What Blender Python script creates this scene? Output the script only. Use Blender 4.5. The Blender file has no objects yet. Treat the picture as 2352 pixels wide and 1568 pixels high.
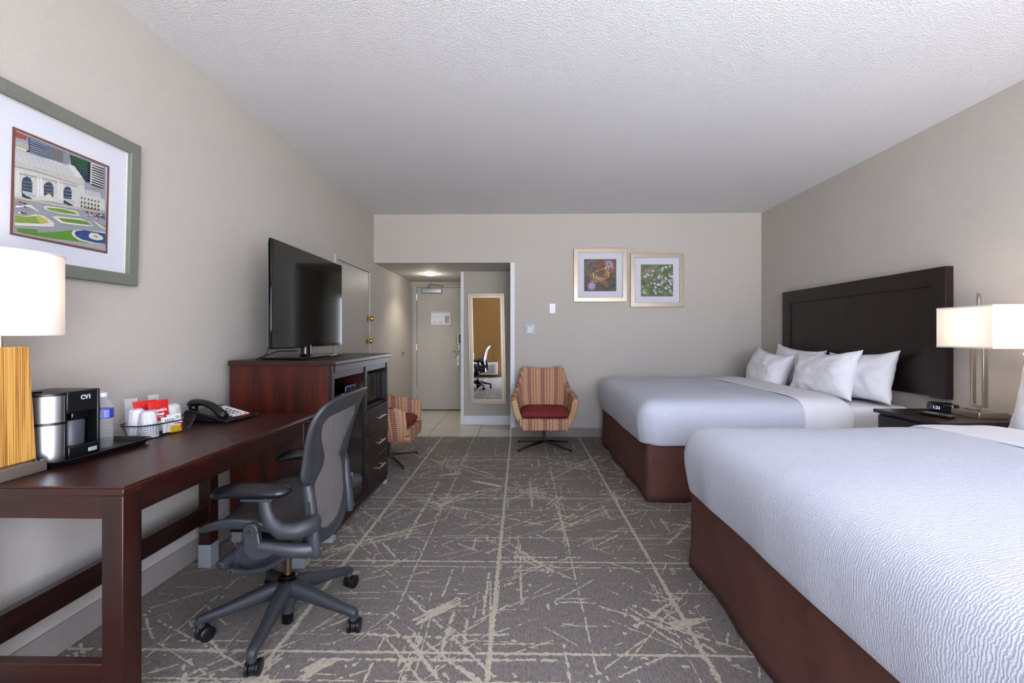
import bpy, math, random
from mathutils import Vector, Matrix, noise
R = math.radians
PI = math.pi
scene = bpy.context.scene
COL = scene.collection
random.seed(7)

WORLD, GROUND, EXPO = 12.3, 16.5, 0.10

# ------------------------------------------------------------------ helpers
def lin(h):
    h = h.lstrip('#')
    out = []
    for i in (0, 2, 4):
        c = int(h[i:i+2], 16)/255
        out.append(c/12.92 if c <= .04045 else ((c+.055)/1.055)**2.4)
    return out

def tag(o, label=None, cat=None, group=None, kind=None):
    if label: o['label'] = label
    if cat: o['category'] = cat
    if group: o['group'] = group
    if kind: o['kind'] = kind
    return o

def thing(name, label, cat, loc=(0, 0, 0), rz=0.0, group=None, rot=None):
    o = bpy.data.objects.new(name, None)
    o.empty_display_size = .05
    COL.objects.link(o)
    o.location = loc
    o.rotation_euler = rot if rot else (0, 0, rz)
    return tag(o, label, cat, group)

def copy_tree(o, parent=None):
    c = o.copy()
    COL.objects.link(c)
    if parent: c.parent = parent
    for ch in list(o.children):
        copy_tree(ch, c)
    return c

class MB:
    """collects shapes for ONE mesh object; coordinates are world unless built local"""
    def __init__(s):
        s.v = []; s.f = []; s.m = []; s.uv = {}
    def add(s, vs, fs, m=0, uvs=None):
        b = len(s.v)
        s.v += [tuple(p) for p in vs]
        for k, f in enumerate(fs):
            if uvs: s.uv[len(s.f)] = [uvs[i] for i in f]
            s.f.append(tuple(b+i for i in f)); s.m.append(m)
        return s
    def box(s, x0, x1, y0, y1, z0, z1, m=0, M=None):
        vs = [(x, y, z) for z in (z0, z1) for y in (y0, y1) for x in (x0, x1)]
        if M: vs = [M @ Vector(p) for p in vs]
        return s.add(vs, [(0, 2, 3, 1), (4, 5, 7, 6), (0, 1, 5, 4), (2, 6, 7, 3), (0, 4, 6, 2), (1, 3, 7, 5)], m)
    def ring_frame(s, p, q):
        d = (Vector(q)-Vector(p)).normalized()
        a = Vector((0, 0, 1)) if abs(d.z) < .9 else Vector((1, 0, 0))
        u = d.cross(a).normalized()
        return u, d.cross(u).normalized()
    def cyl(s, p, q, r, r2=None, n=20, m=0, cap=True):
        return s.tube([p, q], [r, r if r2 is None else r2], n, m, cap)
    def tube(s, pts, r, n=10, m=0, cap=True, sx=1.0, sy=1.0, closed=False):
        pts = [Vector(p) for p in pts]
        k = len(pts)
        rs = r if isinstance(r, (list, tuple)) else [r]*k
        vs = []
        d0 = (pts[1]-pts[0]).normalized()
        a = Vector((0, 0, 1)) if abs(d0.z) < .9 else Vector((1, 0, 0))
        u = d0.cross(a).normalized()
        for i, p in enumerate(pts):
            if closed: d = (pts[(i+1) % k]-pts[i-1]).normalized()
            else: d = (pts[min(i+1, k-1)]-pts[max(i-1, 0)]).normalized()
            u = (u-d*u.dot(d)).normalized()
            w = d.cross(u)
            for j in range(n):
                t = 2*PI*j/n
                vs.append(p+u*math.cos(t)*rs[i]*sx+w*math.sin(t)*rs[i]*sy)
        fs = []
        for i in range(k if closed else k-1):
            i2 = (i+1) % k
            for j in range(n):
                fs.append((i*n+j, i*n+(j+1) % n, i2*n+(j+1) % n, i2*n+j))
        if cap and not closed:
            fs.append(tuple(range(n))[::-1]); fs.append(tuple((k-1)*n+j for j in range(n)))
        return s.add(vs, fs, m)
    def lathe(s, prof, c=(0, 0, 0), n=28, m=0, sx=1, sy=1, M=None):
        vs = []
        for r, z in prof:
            for j in range(n):
                t = 2*PI*j/n
                p = Vector((r*math.cos(t)*sx, r*math.sin(t)*sy, z))
                if M: p = M @ p
                vs.append((p.x+c[0], p.y+c[1], p.z+c[2]))
        fs = []
        for i in range(len(prof)-1):
            for j in range(n):
                fs.append((i*n+j, i*n+(j+1) % n, (i+1)*n+(j+1) % n, (i+1)*n+j))
        if prof[0][0] > 1e-6: fs.append(tuple(range(n))[::-1])
        if prof[-1][0] > 1e-6: fs.append(tuple((len(prof)-1)*n+j for j in range(n)))
        return s.add(vs, fs, m)
    def prism(s, poly, fn, a, b, m=0):
        n = len(poly)
        vs = [fn(p[0], p[1], a) for p in poly]+[fn(p[0], p[1], b) for p in poly]
        fs = [tuple(range(n))[::-1], tuple(range(n, 2*n))]+[(i, (i+1) % n, n+(i+1) % n, n+i) for i in range(n)]
        return s.add(vs, fs, m)
    def grid(s, fn, nu, nv, m=0, cu=False, uvf=None):
        vs = []; uvs = []
        for i in range(nu):
            for j in range(nv):
                a = i/(nu if cu else nu-1); b = j/(nv-1)
                vs.append(fn(a, b))
                if uvf: uvs.append(uvf(a, b))
        fs = []
        for i in range(nu if cu else nu-1):
            i2 = (i+1) % nu
            for j in range(nv-1):
                fs.append((i*nv+j, i2*nv+j, i2*nv+j+1, i*nv+j+1))
        return s.add(vs, fs, m, uvs or None)
    def frame(s, fn, x0, x1, z0, z1, w, a, b, m=0):
        """mitred rectangular frame in a plane; fn(u, v, depth)"""
        o = [(x0, z0), (x1, z0), (x1, z1), (x0, z1)]
        i = [(x0+w, z0+w), (x1-w, z0+w), (x1-w, z1-w), (x0+w, z1-w)]
        vs = [fn(p[0], p[1], d) for d in (a, b) for p in o+i]
        fs = []
        for k in range(4):
            l = (k+1) % 4
            fs += [(k, l, 4+l, 4+k), (8+k, 12+k, 12+l, 8+l), (k, 8+k, 8+l, l), (4+k, 4+l, 12+l, 12+k)]
        return s.add(vs, fs, m)
    def build(s, name, mats, parent=None, bevel=0, seg=2, sub=0, solid=0, angle=35, local=False, loc=None, rz=0, soff=-1, flat=False, weld=False):
        if not isinstance(mats, (list, tuple)): mats = [mats]
        o0 = Vector((0, 0, 0))
        if parent is not None and not local:
            p = parent
            while p.parent: p = p.parent
            o0 = p.location.copy()
        elif parent is None and loc is not None and not local:
            o0 = Vector(loc)
        me = bpy.data.meshes.new(name)
        me.from_pydata([tuple(Vector(v)-o0) for v in s.v], [], s.f)
        for mt in mats: me.materials.append(mt)
        me.polygons.foreach_set('material_index', s.m)
        if s.uv:
            lay = me.uv_layers.new(name='UVMap')
            for pi, uvs in s.uv.items():
                pl = me.polygons[pi]
                for li, q in zip(pl.loop_indices, uvs): lay.data[li].uv = q
        if weld or not flat:
            import bmesh
            bm = bmesh.new(); bm.from_mesh(me)
            if weld: bmesh.ops.remove_doubles(bm, verts=bm.verts, dist=1e-5)
            if not flat: bmesh.ops.recalc_face_normals(bm, faces=bm.faces)
            bm.to_mesh(me); bm.free()
        me.update()
        o = bpy.data.objects.new(name, me)
        COL.objects.link(o)
        if parent is not None: o.parent = parent
        elif loc is not None:
            o.location = loc
            o.rotation_euler = (0, 0, rz)
        me.shade_smooth()
        me.set_sharp_from_angle(angle=R(angle))
        if bevel:
            b = o.modifiers.new('bevel', 'BEVEL'); b.width = bevel; b.segments = seg; b.limit_method = 'ANGLE'; b.angle_limit = R(40); b.harden_normals = False
        if solid:
            b = o.modifiers.new('solid', 'SOLIDIFY'); b.thickness = solid; b.offset = soff; b.use_even_offset = True
        if sub:
            b = o.modifiers.new('sub', 'SUBSURF'); b.levels = sub; b.render_levels = sub
        return o

def text(name, s_, size, M, mt, parent, ext=.0004, align='CENTER', bold=0.0):
    """writing as a mesh; M places it (x right, y up, z out of the surface) in world space"""
    cu = bpy.data.curves.new(name, 'FONT')
    cu.body = s_; cu.size = size; cu.extrude = ext; cu.align_x = align; cu.align_y = 'CENTER'; cu.offset = bold
    cu.resolution_u = 3
    tmp = bpy.data.objects.new(name+'_tmp', cu)
    COL.objects.link(tmp)
    dg = bpy.context.evaluated_depsgraph_get()
    me = bpy.data.meshes.new_from_object(tmp.evaluated_get(dg))
    bpy.data.objects.remove(tmp); bpy.data.curves.remove(cu)
    me.name = name
    me.materials.clear(); me.materials.append(mt)
    p = parent
    while p.parent: p = p.parent
    base = Matrix.LocRotScale(p.location, p.rotation_euler, None)
    me.transform(base.inverted() @ M)
    o = bpy.data.objects.new(name, me)
    COL.objects.link(o); o.parent = parent
    return o

def basis(o, x, y):
    """matrix with origin o, x axis x, y axis y"""
    x = Vector(x).normalized(); y = Vector(y).normalized(); z = x.cross(y).normalized(); y = z.cross(x)
    M = Matrix((x, y, z)).transposed().to_4x4()
    M.translation = Vector(o)
    return M

# ------------------------------------------------------------------ materials
class NT:
    def __init__(s, name):
        s.mat = bpy.data.materials.new(name); s.mat.use_nodes = True
        s.t = s.mat.node_tree; s.n = s.t.nodes; s.n.clear()
        s.out = s.n.new('ShaderNodeOutputMaterial')
        s.bs = s.n.new('ShaderNodeBsdfPrincipled')
        s.t.links.new(s.bs.outputs[0], s.out.inputs[0])
    def node(s, t, **kw):
        nd = s.n.new('ShaderNode'+t)
        for k, v in kw.items():
            if k.startswith('_'): setattr(nd, k[1:], v)
            else: s.set(nd.inputs[k.replace('__', ' ')], v)
        return nd
    def set(s, inp, v):
        if hasattr(v, 'is_linked') or hasattr(v, 'links'): s.t.links.new(v, inp)
        else:
            if isinstance(v, (list, tuple)) and len(v) == 3 and inp.type == 'RGBA': v = (*v, 1)
            inp.default_value = v
    def m(s, op, a, b=0.0, c=0.0):
        nd = s.n.new('ShaderNodeMath'); nd.operation = op
        for i, q in enumerate((a, b, c)): s.set(nd.inputs[i], q)
        return nd.outputs[0]
    def mix(s, f, a, b):
        nd = s.n.new('ShaderNodeMix'); nd.data_type = 'RGBA'
        s.set(nd.inputs[0], f); s.set(nd.inputs[6], a if hasattr(a, 'links') else (*a, 1)); s.set(nd.inputs[7], b if hasattr(b, 'links') else (*b, 1))
        return nd.outputs[2]
    def coord(s, which='Object', scale=(1, 1, 1), rot=(0, 0, 0)):
        tc = s.n.new('ShaderNodeTexCoord'); mp = s.n.new('ShaderNodeMapping')
        s.t.links.new(tc.outputs[which], mp.inputs[0])
        mp.inputs['Scale'].default_value = scale; mp.inputs['Rotation'].default_value = rot
        return mp.outputs[0]
    def noise(s, vec, scale, detail=3, rough=.5):
        nd = s.n.new('ShaderNodeTexNoise'); s.set(nd.inputs['Vector'], vec)
        nd.inputs['Scale'].default_value = scale; nd.inputs['Detail'].default_value = detail; nd.inputs['Roughness'].default_value = rough
        return nd.outputs['Fac']
    def ramp(s, f, lo, hi):
        nd = s.n.new('ShaderNodeMapRange'); s.set(nd.inputs[0], f)
        nd.inputs[1].default_value = lo; nd.inputs[2].default_value = hi
        return nd.outputs[0]
    def bump(s, h, strength, dist=.01):
        nd = s.n.new('ShaderNodeBump'); s.set(nd.inputs['Height'], h)
        nd.inputs['Strength'].default_value = strength; nd.inputs['Distance'].default_value = dist
        s.t.links.new(nd.outputs[0], s.bs.inputs['Normal'])
    def base(s, col=None, rough=None, metal=None, **kw):
        if col is not None: s.set(s.bs.inputs['Base Color'], col if hasattr(col, 'links') else (*col, 1))
        if rough is not None: s.set(s.bs.inputs['Roughness'], rough)
        if metal is not None: s.bs.inputs['Metallic'].default_value = metal
        for k, v in kw.items(): s.set(s.bs.inputs[k.replace('_', ' ')], v)
        return s

def P(name, hexc, rough=.5, metal=0, var=.08, vs=18, bump=0, bs=300, bd=.002, **kw):
    n = NT(name); c = lin(hexc)
    v = n.coord()
    f = n.noise(v, vs, 2)
    n.base(n.mix(f, [x*(1-var) for x in c], [min(1, x*(1+var)) for x in c]), rough, metal, **kw)
    if bump: n.bump(n.noise(v, bs, 2), bump, bd)
    return n.mat

def wall_mat(name, hexc, bstr=.22, scale=230):
    n = NT(name); c = lin(hexc); v = n.coord()
    n.base(n.mix(n.noise(v, 1.3, 2), [x*.97 for x in c], [x*1.03 for x in c]), .75)
    h = n.m('ADD', n.ramp(n.noise(v, scale, 2, .5), .42, .62), n.m('MULTIPLY', n.noise(v, scale*.4, 2), .8))
    n.bump(h, bstr, .003)
    return n.mat

def wood(name, dark, light, axis='y', rough=.3, coat=.25, fine=1.0, contrast=1.0):
    n = NT(name)
    sc = {'x': (.6, 9, 9), 'y': (9, .6, 9), 'z': (9, 9, .6)}[axis]
    v = n.coord(scale=sc)
    a = n.ramp(n.noise(v, 1.6*fine, 4, .6), .5-.2/contrast, .5+.22/contrast)
    b = n.noise(v, 14*fine, 3, .6)
    f = n.m('MULTIPLY', a, n.m('ADD', n.m('MULTIPLY', b, .9), .35))
    n.base(n.mix(f, lin(dark), lin(light)), n.m('ADD', n.m('MULTIPLY', b, .15), rough-.05), 0, Coat_Weight=coat, Coat_Roughness=.25, Specular_IOR_Level=.4)
    n.bump(b, .06, .001)
    return n.mat

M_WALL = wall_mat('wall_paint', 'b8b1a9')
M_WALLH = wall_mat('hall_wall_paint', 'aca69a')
M_CEIL = wall_mat('ceiling_paint', 'dad9da', .5, 120)
M_WHITE = P('white_trim_paint', 'd9dadf', .45)
M_DOOR = P('door_paint', 'aca79f', .42, var=.02)
M_REAR = wall_mat('brown_wall_paint', '96703a')
M_COVE = P('carpet_baseboard', '918782', .9, vs=200, var=.25, bump=.3, bs=400)
M_WOOD_Y = wood('mahogany_y', '0e0302', '36100a', 'y', .3, .35)
M_WOOD_X = wood('mahogany_x', '100403', '3e140b', 'x', .3, .35)
M_WOOD_Z = wood('mahogany_z', '0d0302', '3a120a', 'z', .32, .3)
M_SIDE = wood('mahogany_panel', '0e0403', '5a1e0f', 'z', .34, .15, .8, 1.3)
M_DTOP = wood('desk_laminate', '260d0a', '43190f', 'y', .34, .1, 1.6, .8)
M_DARKW = wood('espresso_wood', '110605', '26110e', 'z', .38, .08)
M_DARKX = wood('espresso_wood_x', '120908', '26140f', 'y', .36, .12)
M_INT = P('cabinet_interior', '120807', .5)
M_ALU = P('brushed_steel', 'a5a8ad', .38, 1, vs=60)
M_ALUM = P('satin_aluminium_foot', 'b4b8bd', .55, .6, vs=60)
M_NICK = P('brushed_nickel', 'b0a698', .32, 1, vs=40)
M_CHROME = P('chrome', '8f8c8a', .15, 1)
M_BRASS = P('polished_brass', 'd8a53a', .18, 1)
M_BRONZE = P('bronze_cylinder', '7d6a55', .3, 1)
M_BLACK = P('black_plastic', '0c0d10', .35, bump=.05, bs=900)
M_BLACKG = P('black_gloss', '040405', .06)
M_SCREEN = P('tv_screen_glass', '030304', .08, var=.02)
M_GRAPH = P('graphite_plastic', '2b2c31', .5, bump=.12, bs=1200, bd=.0006)
M_GRAPHD = P('graphite_frame', '2f3136', .42, bump=.08, bs=1200, bd=.0006)
M_PAD = P('black_vinyl_pad', '0b0d13', .33, bump=.1, bs=700, bd=.0006)
M_RUB = P('black_rubber', '08090d', .35)
M_SHADE = None
M_SHEET = P('white_sheet', 'dcdbe0', .8, var=.02, bump=.15, bs=25, bd=.01)
M_PILLOW = P('white_pillowcase', 'e4e3e7', .8, var=.02, bump=.45, bs=9, bd=.02)
M_SKIRT = P('brown_bed_skirt', '57332b', .75, var=.2, vs=60, bump=.3, bs=9, bd=.02)
M_RED = P('dark_red_upholstery', '701a16', .8, var=.12, vs=30, bump=.2, bs=600)
M_MAT = P('picture_mat_board', 'c9cad3', .8, var=.01)
M_GREYFR = P('grey_green_frame', '6d6f66', .5, var=.2, vs=90)
M_CHAMP = P('champagne_frame', 'a99b8a', .35, .55, vs=60)
M_PAPER = P('white_paper', 'e3e3e3', .7, var=.02)
M_INK = P('dark_ink', '24262e', .7)
M_REDINK = P('red_print', 'c8141a', .45)
M_IVORY = P('ivory_plastic', 'c9c6c4', .4)
M_WPLAST = P('white_plastic', 'e6e6ea', .3)
M_YEL = P('yellow_packet', 'e3b31c', .5)
M_BLUE = P('blue_label', '2a3fa8', .4)
M_BRNFR = P('brown_bevel', '6b4238', .5)

def mirror_mat():
    n = NT('mirror_silver'); n.base(lin('f4f4f4'), .015, 1); return n.mat
M_MIRROR = mirror_mat()
def clear(name, hexc, trans=.93, rough=.05, fac=.4):
    n = NT(name)
    g = n.n.new('ShaderNodeBsdfTransparent'); g.inputs[0].default_value = (*lin(hexc), 1)
    mx = n.n.new('ShaderNodeMixShader')
    lw = n.n.new('ShaderNodeLayerWeight'); lw.inputs[0].default_value = .35
    n.set(mx.inputs[0], n.m('ADD', n.m('MULTIPLY', lw.outputs['Facing'], fac), 1-trans))
    n.t.links.new(g.outputs[0], mx.inputs[1]); n.t.links.new(n.bs.outputs[0], mx.inputs[2])
    n.t.links.new(mx.outputs[0], n.out.inputs[0])
    n.base(lin(hexc), rough)
    n.bump(n.noise(n.coord(), 60, 2), .25, .004)
    return n.mat
M_CLEAR = clear('clear_plastic', 'f2f4f6', .88)
M_FILM = clear('plastic_film', 'f6f6f8', .84, .12)
M_PET = clear('bottle_plastic', 'f6f8fa', .92, .05, .22)

def shade_mat(name, hexc, em):
    n = NT(name)
    d = n.n.new('ShaderNodeBsdfDiffuse'); d.inputs[0].default_value = (*lin(hexc), 1)
    t = n.n.new('ShaderNodeBsdfTranslucent'); t.inputs[0].default_value = (*lin('fff8f0'), 1)
    v = n.coord(scale=(1, 1, 1))
    mx = n.n.new('ShaderNodeMixShader'); mx.inputs[0].default_value = .5
    n.t.links.new(d.outputs[0], mx.inputs[1]); n.t.links.new(t.outputs[0], mx.inputs[2])
    b = n.n.new('ShaderNodeBump'); n.set(b.inputs['Height'], n.noise(v, 500, 2)); b.inputs['Strength'].default_value = .1; b.inputs['Distance'].default_value = .001
    n.t.links.new(b.outputs[0], d.inputs['Normal'])
    n.t.links.new(mx.outputs[0], n.out.inputs[0]); n.n.remove(n.bs)
    return n.mat
M_SHADE = shade_mat('white_lamp_shade_fabric', 'f2f0f0', 0)

def zebra():
    n = NT('zebra_wood'); v = n.coord(scale=(1, 40, .3))
    a = n.ramp(n.noise(v, 7, 3, .6), .40, .56)
    n.base(n.mix(a, lin('8e5a22'), lin('d6a254')), .35, 0, Coat_Weight=.3); return n.mat
M_ZEBRA = zebra()

def emis(name, hexc, st):
    n = NT(name); n.base((0, 0, 0)); n.set(n.bs.inputs['Emission Color'], (*lin(hexc), 1)); n.bs.inputs['Emission Strength'].default_value = st
    return n.mat
M_HALLGLOW = emis('ceiling_light_lens', 'fff6ea', 6)
M_BULB = emis('bulb_glow', 'ffe6c8', 4)
M_CLOCKGLOW = emis('clock_digits', 'd6dcff', 1.4)

def carpet_mat(name, c1, c2, sc):
    n = NT(name); v = n.coord()
    f = n.noise(v, sc, 3, .7); g = n.noise(n.coord(scale=(1, .35, 1)), 110, 3, .8)
    n.base(n.mix(n.ramp(n.m('MULTIPLY', n.m('ADD', f, g), .5), .36, .64), lin(c1), lin(c2)), .95, 0, Specular_IOR_Level=.15)
    n.bump(f, 1.0, .008)
    return n.mat
M_CARPET = carpet_mat('grey_carpet', '645c58', 'a69d97', 260)
M_CARPETL = carpet_mat('beige_carpet_yarn', 'b0a492', 'e8dcc6', 260)
def tile_mat():
    n = NT('entry_tile'); v = n.coord()
    g = n.noise(n.coord(scale=(1.5, 30, 1)), 3, 3, .6)
    n.base(n.mix(g, lin('a8a498'), lin('c4c0b2')), .3); return n.mat
M_TILE = tile_mat()
M_GROUT = P('dark_grout', '3c3a38', .8)

def quilt_mat(name):
    n = NT(name); v = n.coord('UV')
    sx = n.n.new('ShaderNodeSeparateXYZ'); n.t.links.new(v, sx.inputs[0])
    u, w = sx.outputs[0], sx.outputs[1]
    d = n.m('MULTIPLY', n.m('SUBTRACT', n.noise(n.coord('UV', (26, 40, 1)), 1, 2), .5), .018)
    d2 = n.m('MULTIPLY', n.m('SUBTRACT', n.noise(n.coord('UV', (110, 70, 1)), 1, 2), .5), .009)
    ph = n.m('MULTIPLY', n.m('ADD', n.m('ADD', w, d), d2), 2*PI/.0074)
    s = n.m('ADD', n.m('MULTIPLY', n.m('SINE', ph), .5), .5)
    pk = n.m('MULTIPLY', s, n.m('ADD', n.m('MULTIPLY', n.noise(n.coord('UV', (120, 110, 1)), 1, 2), 1.2), .3))
    n.base(n.mix(s, lin('afb3c3'), lin('cfd1db')), .8, 0)
    n.bump(pk, .22, .004)
    return n.mat
M_QUILT = quilt_mat('seersucker_coverlet')

def fabric_mat():
    n = NT('patterned_upholstery'); v = n.coord('UV')
    sx = n.n.new('ShaderNodeSeparateXYZ'); n.t.links.new(v, sx.inputs[0])
    f = n.m('FRACT', n.m('ADD', n.m('DIVIDE', sx.outputs[0], .160), 10.5)); w = n.m('ADD', n.m('DIVIDE', sx.outputs[1], .0205), 20)
    rr = n.m('ABSOLUTE', n.m('SUBTRACT', n.m('FRACT', w), .5))
    r2 = n.m('ABSOLUTE', n.m('SUBTRACT', n.m('FRACT', n.m('ADD', w, .5)), .5))
    def dart(f0, f1, row, k0, k1):   # from its blunt end f0 to its point f1
        t_ = n.m('DIVIDE', n.m('SUBTRACT', f, f0), f1-f0)
        ins = n.m('MULTIPLY', n.m('GREATER_THAN', t_, 0), n.m('LESS_THAN', t_, 1))
        return n.m('MULTIPLY', ins, n.m('LESS_THAN', row, n.m('ADD', n.m('MULTIPLY', n.m('SUBTRACT', 1, t_), k0-k1), k1)))
    c = lin('bb9a80')
    for f0, f1, row, k0, k1, h in ((.535, .65, rr, .38, .22, '7e1e1a'), (.665, .71, rr, .26, .08, '96483a'), (.465, .35, rr, .38, .22, '7e1e1a'), (.335, .29, rr, .26, .08, '96483a'),
            (.465, .535, r2, .36, .36, '7c6246'), (.735, .785, rr, .36, .30, 'ae6a34'), (.785, .83, r2, .36, .36, '5e2c22'), (.84, .94, rr, .42, .42, '6a4a34'), (.85, .93, rr, .28, .28, 'dcc090'),
            (.945, 1.0, rr, .38, .38, 'ae5c30'), (0, .08, rr, .38, .08, 'ae5c30'), (.12, .16, r2, .30, .14, 'b0683c'), (.19, .24, rr, .32, .1, '96483a'), (.245, .28, r2, .22, .22, '8a6a48')):
        c = n.mix(dart(f0, f1, row, k0, k1), c, lin(h))
    n.base(c, .85, 0); n.bump(n.noise(n.coord(), 700, 2), .3, .002)
    return n.mat
M_FAB = fabric_mat()

def mesh_mat(name, axis, freq, hi='8c8685'):
    n = NT(name); v = n.coord('UV')
    sx = n.n.new('ShaderNodeSeparateXYZ'); n.t.links.new(v, sx.inputs[0])
    s = n.m('ADD', n.m('MULTIPLY', n.m('SINE', n.m('MULTIPLY', sx.outputs[axis], freq)), .5), .5)
    n.base(n.mix(s, lin('2a2829'), lin(hi)), .55)
    tr = n.n.new('ShaderNodeBsdfTransparent'); mx = n.n.new('ShaderNodeMixShader')
    n.set(mx.inputs[0], n.m('MULTIPLY', n.m('LESS_THAN', s, .3), .35))
    n.t.links.new(n.bs.outputs[0], mx.inputs[1]); n.t.links.new(tr.outputs[0], mx.inputs[2]); n.t.links.new(mx.outputs[0], n.out.inputs[0])
    n.bump(s, .4, .002)
    return n.mat
M_MESHB = mesh_mat('chair_back_mesh', 0, 2*PI/.0062)
M_MESHS = mesh_mat('chair_seat_mesh', 0, 2*PI/.0075, '5c5656')

_pc = {}
def flatc(h, rough=.35):
    k = (h, rough)
    c_ = [int(h[i:i+2], 16) for i in (0, 2, 4)]; g_ = sum(c_)/3
    sa_ = 1.0 if rough == .5 else .84
    hh = ''.join('%02x' % max(0, min(255, int((q*sa_+g_*(1-sa_))*.90))) for q in c_)
    if k not in _pc: _pc[k] = P('print_'+h, hh, rough, var=.22, vs=170)
    return _pc[k]

# ------------------------------------------------------------------ room
XL, XR, YB, YR, ZC = -1.775, 2.89, 5.5, -1.05, 2.69
YM, YD, ZS = 6.25, 7.43, 2.105
T = .12
def struct(name, mb, mats, **kw):
    return tag(mb.build(name, mats, None, **kw), kind='structure')

# carpet: pile plus the beige yarn lines woven in it
f = MB(); f.box(XL, XR, YR, YB, -.05, 0)
JZ = [0]
def jag(p, q, w, z=.0012, step=.012, dash=0.0, rag=.5):
    JZ[0] += 1; z = .0006+JZ[0]*4e-7
    p = Vector(p); q = Vector(q); L = (q-p).length
    if L < .005: return
    d = (q-p)/L; n_ = Vector((-d.y, d.x)); k = max(2, int(L/step))
    run = []
    def flush():
        if len(run) > 1:
            vs = []; fs = []
            for i, (c, a, b) in enumerate(run):
                vs += [(*(c+n_*a), z), (*(c-n_*b), z)]
                if i: fs.append((2*i-2, 2*i-1, 2*i+1, 2*i))
            f.add(vs, fs, 1)
        run.clear()
    for i in range(k+1):
        if dash and random.random() < dash: flush(); continue
        c = p+d*(L*i/k)
        if not (XL+.005 < c.x < XR-.005 and YR+.005 < c.y < YB-.005): flush(); continue
        a = w*.5*(1-rag+2*rag*random.random()); b = w*.5*(1-rag+2*rag*random.random())
        run.append((c, a, b))
    flush()
rc = random.Random(11)
random.seed(21)
for x in (-.12, .70, -.95, 1.5, 2.3): jag((x, YR), (x+.01, YB), .019, step=.007, rag=.5, dash=.004)
for x in (-1.42, -.55, .28): jag((x, YR), (x, YB), .008, dash=.10, rag=.8)
for y in (2.455, 3.42, 1.745): jag((XL, y), (XR, y+.005), .014, step=.011, dash=.01, rag=.45)
for y in (4.6, 1.6, 2.40, .6, 1.3, 3.9, 4.2, 3.2, 2.75): jag((XL, y), (XR, y), .008, step=.012, dash=.05, rag=.8)
def patch(cx, cy, L, ang, wid, nb=16):
    wid *= .75
    d = Vector((math.cos(ang), math.sin(ang)))
    for i in range(nb):
        o = Vector((cx, cy))+Vector((-d.y, d.x))*(rc.random()-.5)*wid+d*(rc.random()-.5)*L*.4
        l = L*(.25+.55*rc.random())
        jag(o-d*l/2, o+d*l/2, .006+.010*rc.random(), z=.0012+.00005*i, rag=.8)
for (hx, hy, rad, n_) in ((-.33, 1.72, .75, 17), (-.20, 2.0, .5, 8), (.62, 1.95, .45, 12), (-.55, 3.35, .8, 20), (.05, 3.5, .6, 16), (.28, 2.95, .5, 12), (-1.1, 1.6, .6, 12), (-.6, 4.4, .8, 18), (.5, 4.3, .7, 16), (.05, 2.45, .5, 10), (-.85, 2.7, .6, 10), (1.1, 2.9, .5, 8), (.75, 3.5, .4, 8)):
    for i in range(n_):
        a = rc.choice([0, PI/2, .72, -.72, .5, -.5, .9, -.9])+(rc.random()-.5)*.12
        d = Vector((math.cos(a), math.sin(a)))
        c = Vector((hx, hy))+Vector(((rc.random()-.5), (rc.random()-.5)))*rad*.35
        l = rad*(.35+.75*rc.random())
        jag(c-d*l*rc.random(), c+d*l*(.3+.7*rc.random()), .004+.012*rc.random()**2, z=0, dash=.09, rag=.95, step=.009)
for a in ((-.36, 2.02, .30, .75, .06), (-.75, 1.66, .16, .8, .07), (-.95, 1.62, .22, 1.2, .09), (.72, 1.95, .2, .3, .04), (-.62, 4.0, .25, .5, .05), (-.28, 3.75, .3, -.5, .05), (-.55, 3.3, .2, 1.0, .04)): patch(*a, nb=14)
for i in range(950):
    c = Vector((XL+rc.random()*3.2, 1.0+rc.random()*4.5))
    a = rc.choice([0, 0, PI/2, PI/2, .75, -.75, .5, -.6, 1.1])+(rc.random()-.5)*.1
    d = Vector((math.cos(a), math.sin(a))); l = .04+.26*rc.random()**1.6
    jag(c, c+d*l, .003+.008*rc.random()**1.5, z=.0011, step=.01, dash=.05, rag=.9)
for i in range(700):
    c = Vector((XL+rc.random()*3.2, 1.0+rc.random()*4.5)); a = rc.random()*PI
    jag(c, c+Vector((math.cos(a), math.sin(a)))*(.01+.02*rc.random()), .006+.006*rc.random(), z=.001, step=.006, rag=.9)
random.seed(7)
struct('floor', f, [M_CARPET, M_CARPETL], flat=True)
f = MB()
f.box(XL, .3, YB, YD+.1, -.05, -.004, 1)
ys = [YB, 5.98, 6.46, 6.94, 7.43]; xs = [-1.775, -1.13, -.52, .3]
for i in range(3):
    for j in range(4):
        f.box(xs[i]+.003, xs[i+1]-.003, ys[j]+.003, ys[j+1]-.003, -.004, 0, 0)
struct('floor_entry', f, [M_TILE, M_GROUT])
struct('ceiling', MB().box(XL-T, XR+T, YR-T, YB+.0, ZC, ZC+.1), M_CEIL)
struct('ceiling_entry', MB().box(XL, .3, YB+T, YD+.1, ZS, ZS+.06), wall_mat('entry_ceiling_paint', 'bcbab6', .2, 200))
struct('wall_left', MB().box(XL-T, XL, YR-T, YD+.1, -.05, ZC), M_WALL)
struct('wall_right', MB().box(XR, XR+T, YR-T, YB+T, -.05, ZC), M_WALL)
w = MB(); w.box(-.064, XR, YB, YB+T, -.05, ZC); w.box(XL, -.064, YB, YB+T, ZS, ZC)
struct('wall_back', w, M_WALL)
w = MB(); w.box(-.773, .3, YM, YM+.1, -.05, ZS); w.box(-.80, -.773+.0, YM+.012, YD, -.05, ZS)
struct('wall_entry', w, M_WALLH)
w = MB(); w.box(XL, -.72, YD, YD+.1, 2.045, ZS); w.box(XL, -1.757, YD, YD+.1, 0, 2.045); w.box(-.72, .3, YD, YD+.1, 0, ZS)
struct('wall_doorway', w, M_WALLH)
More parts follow.
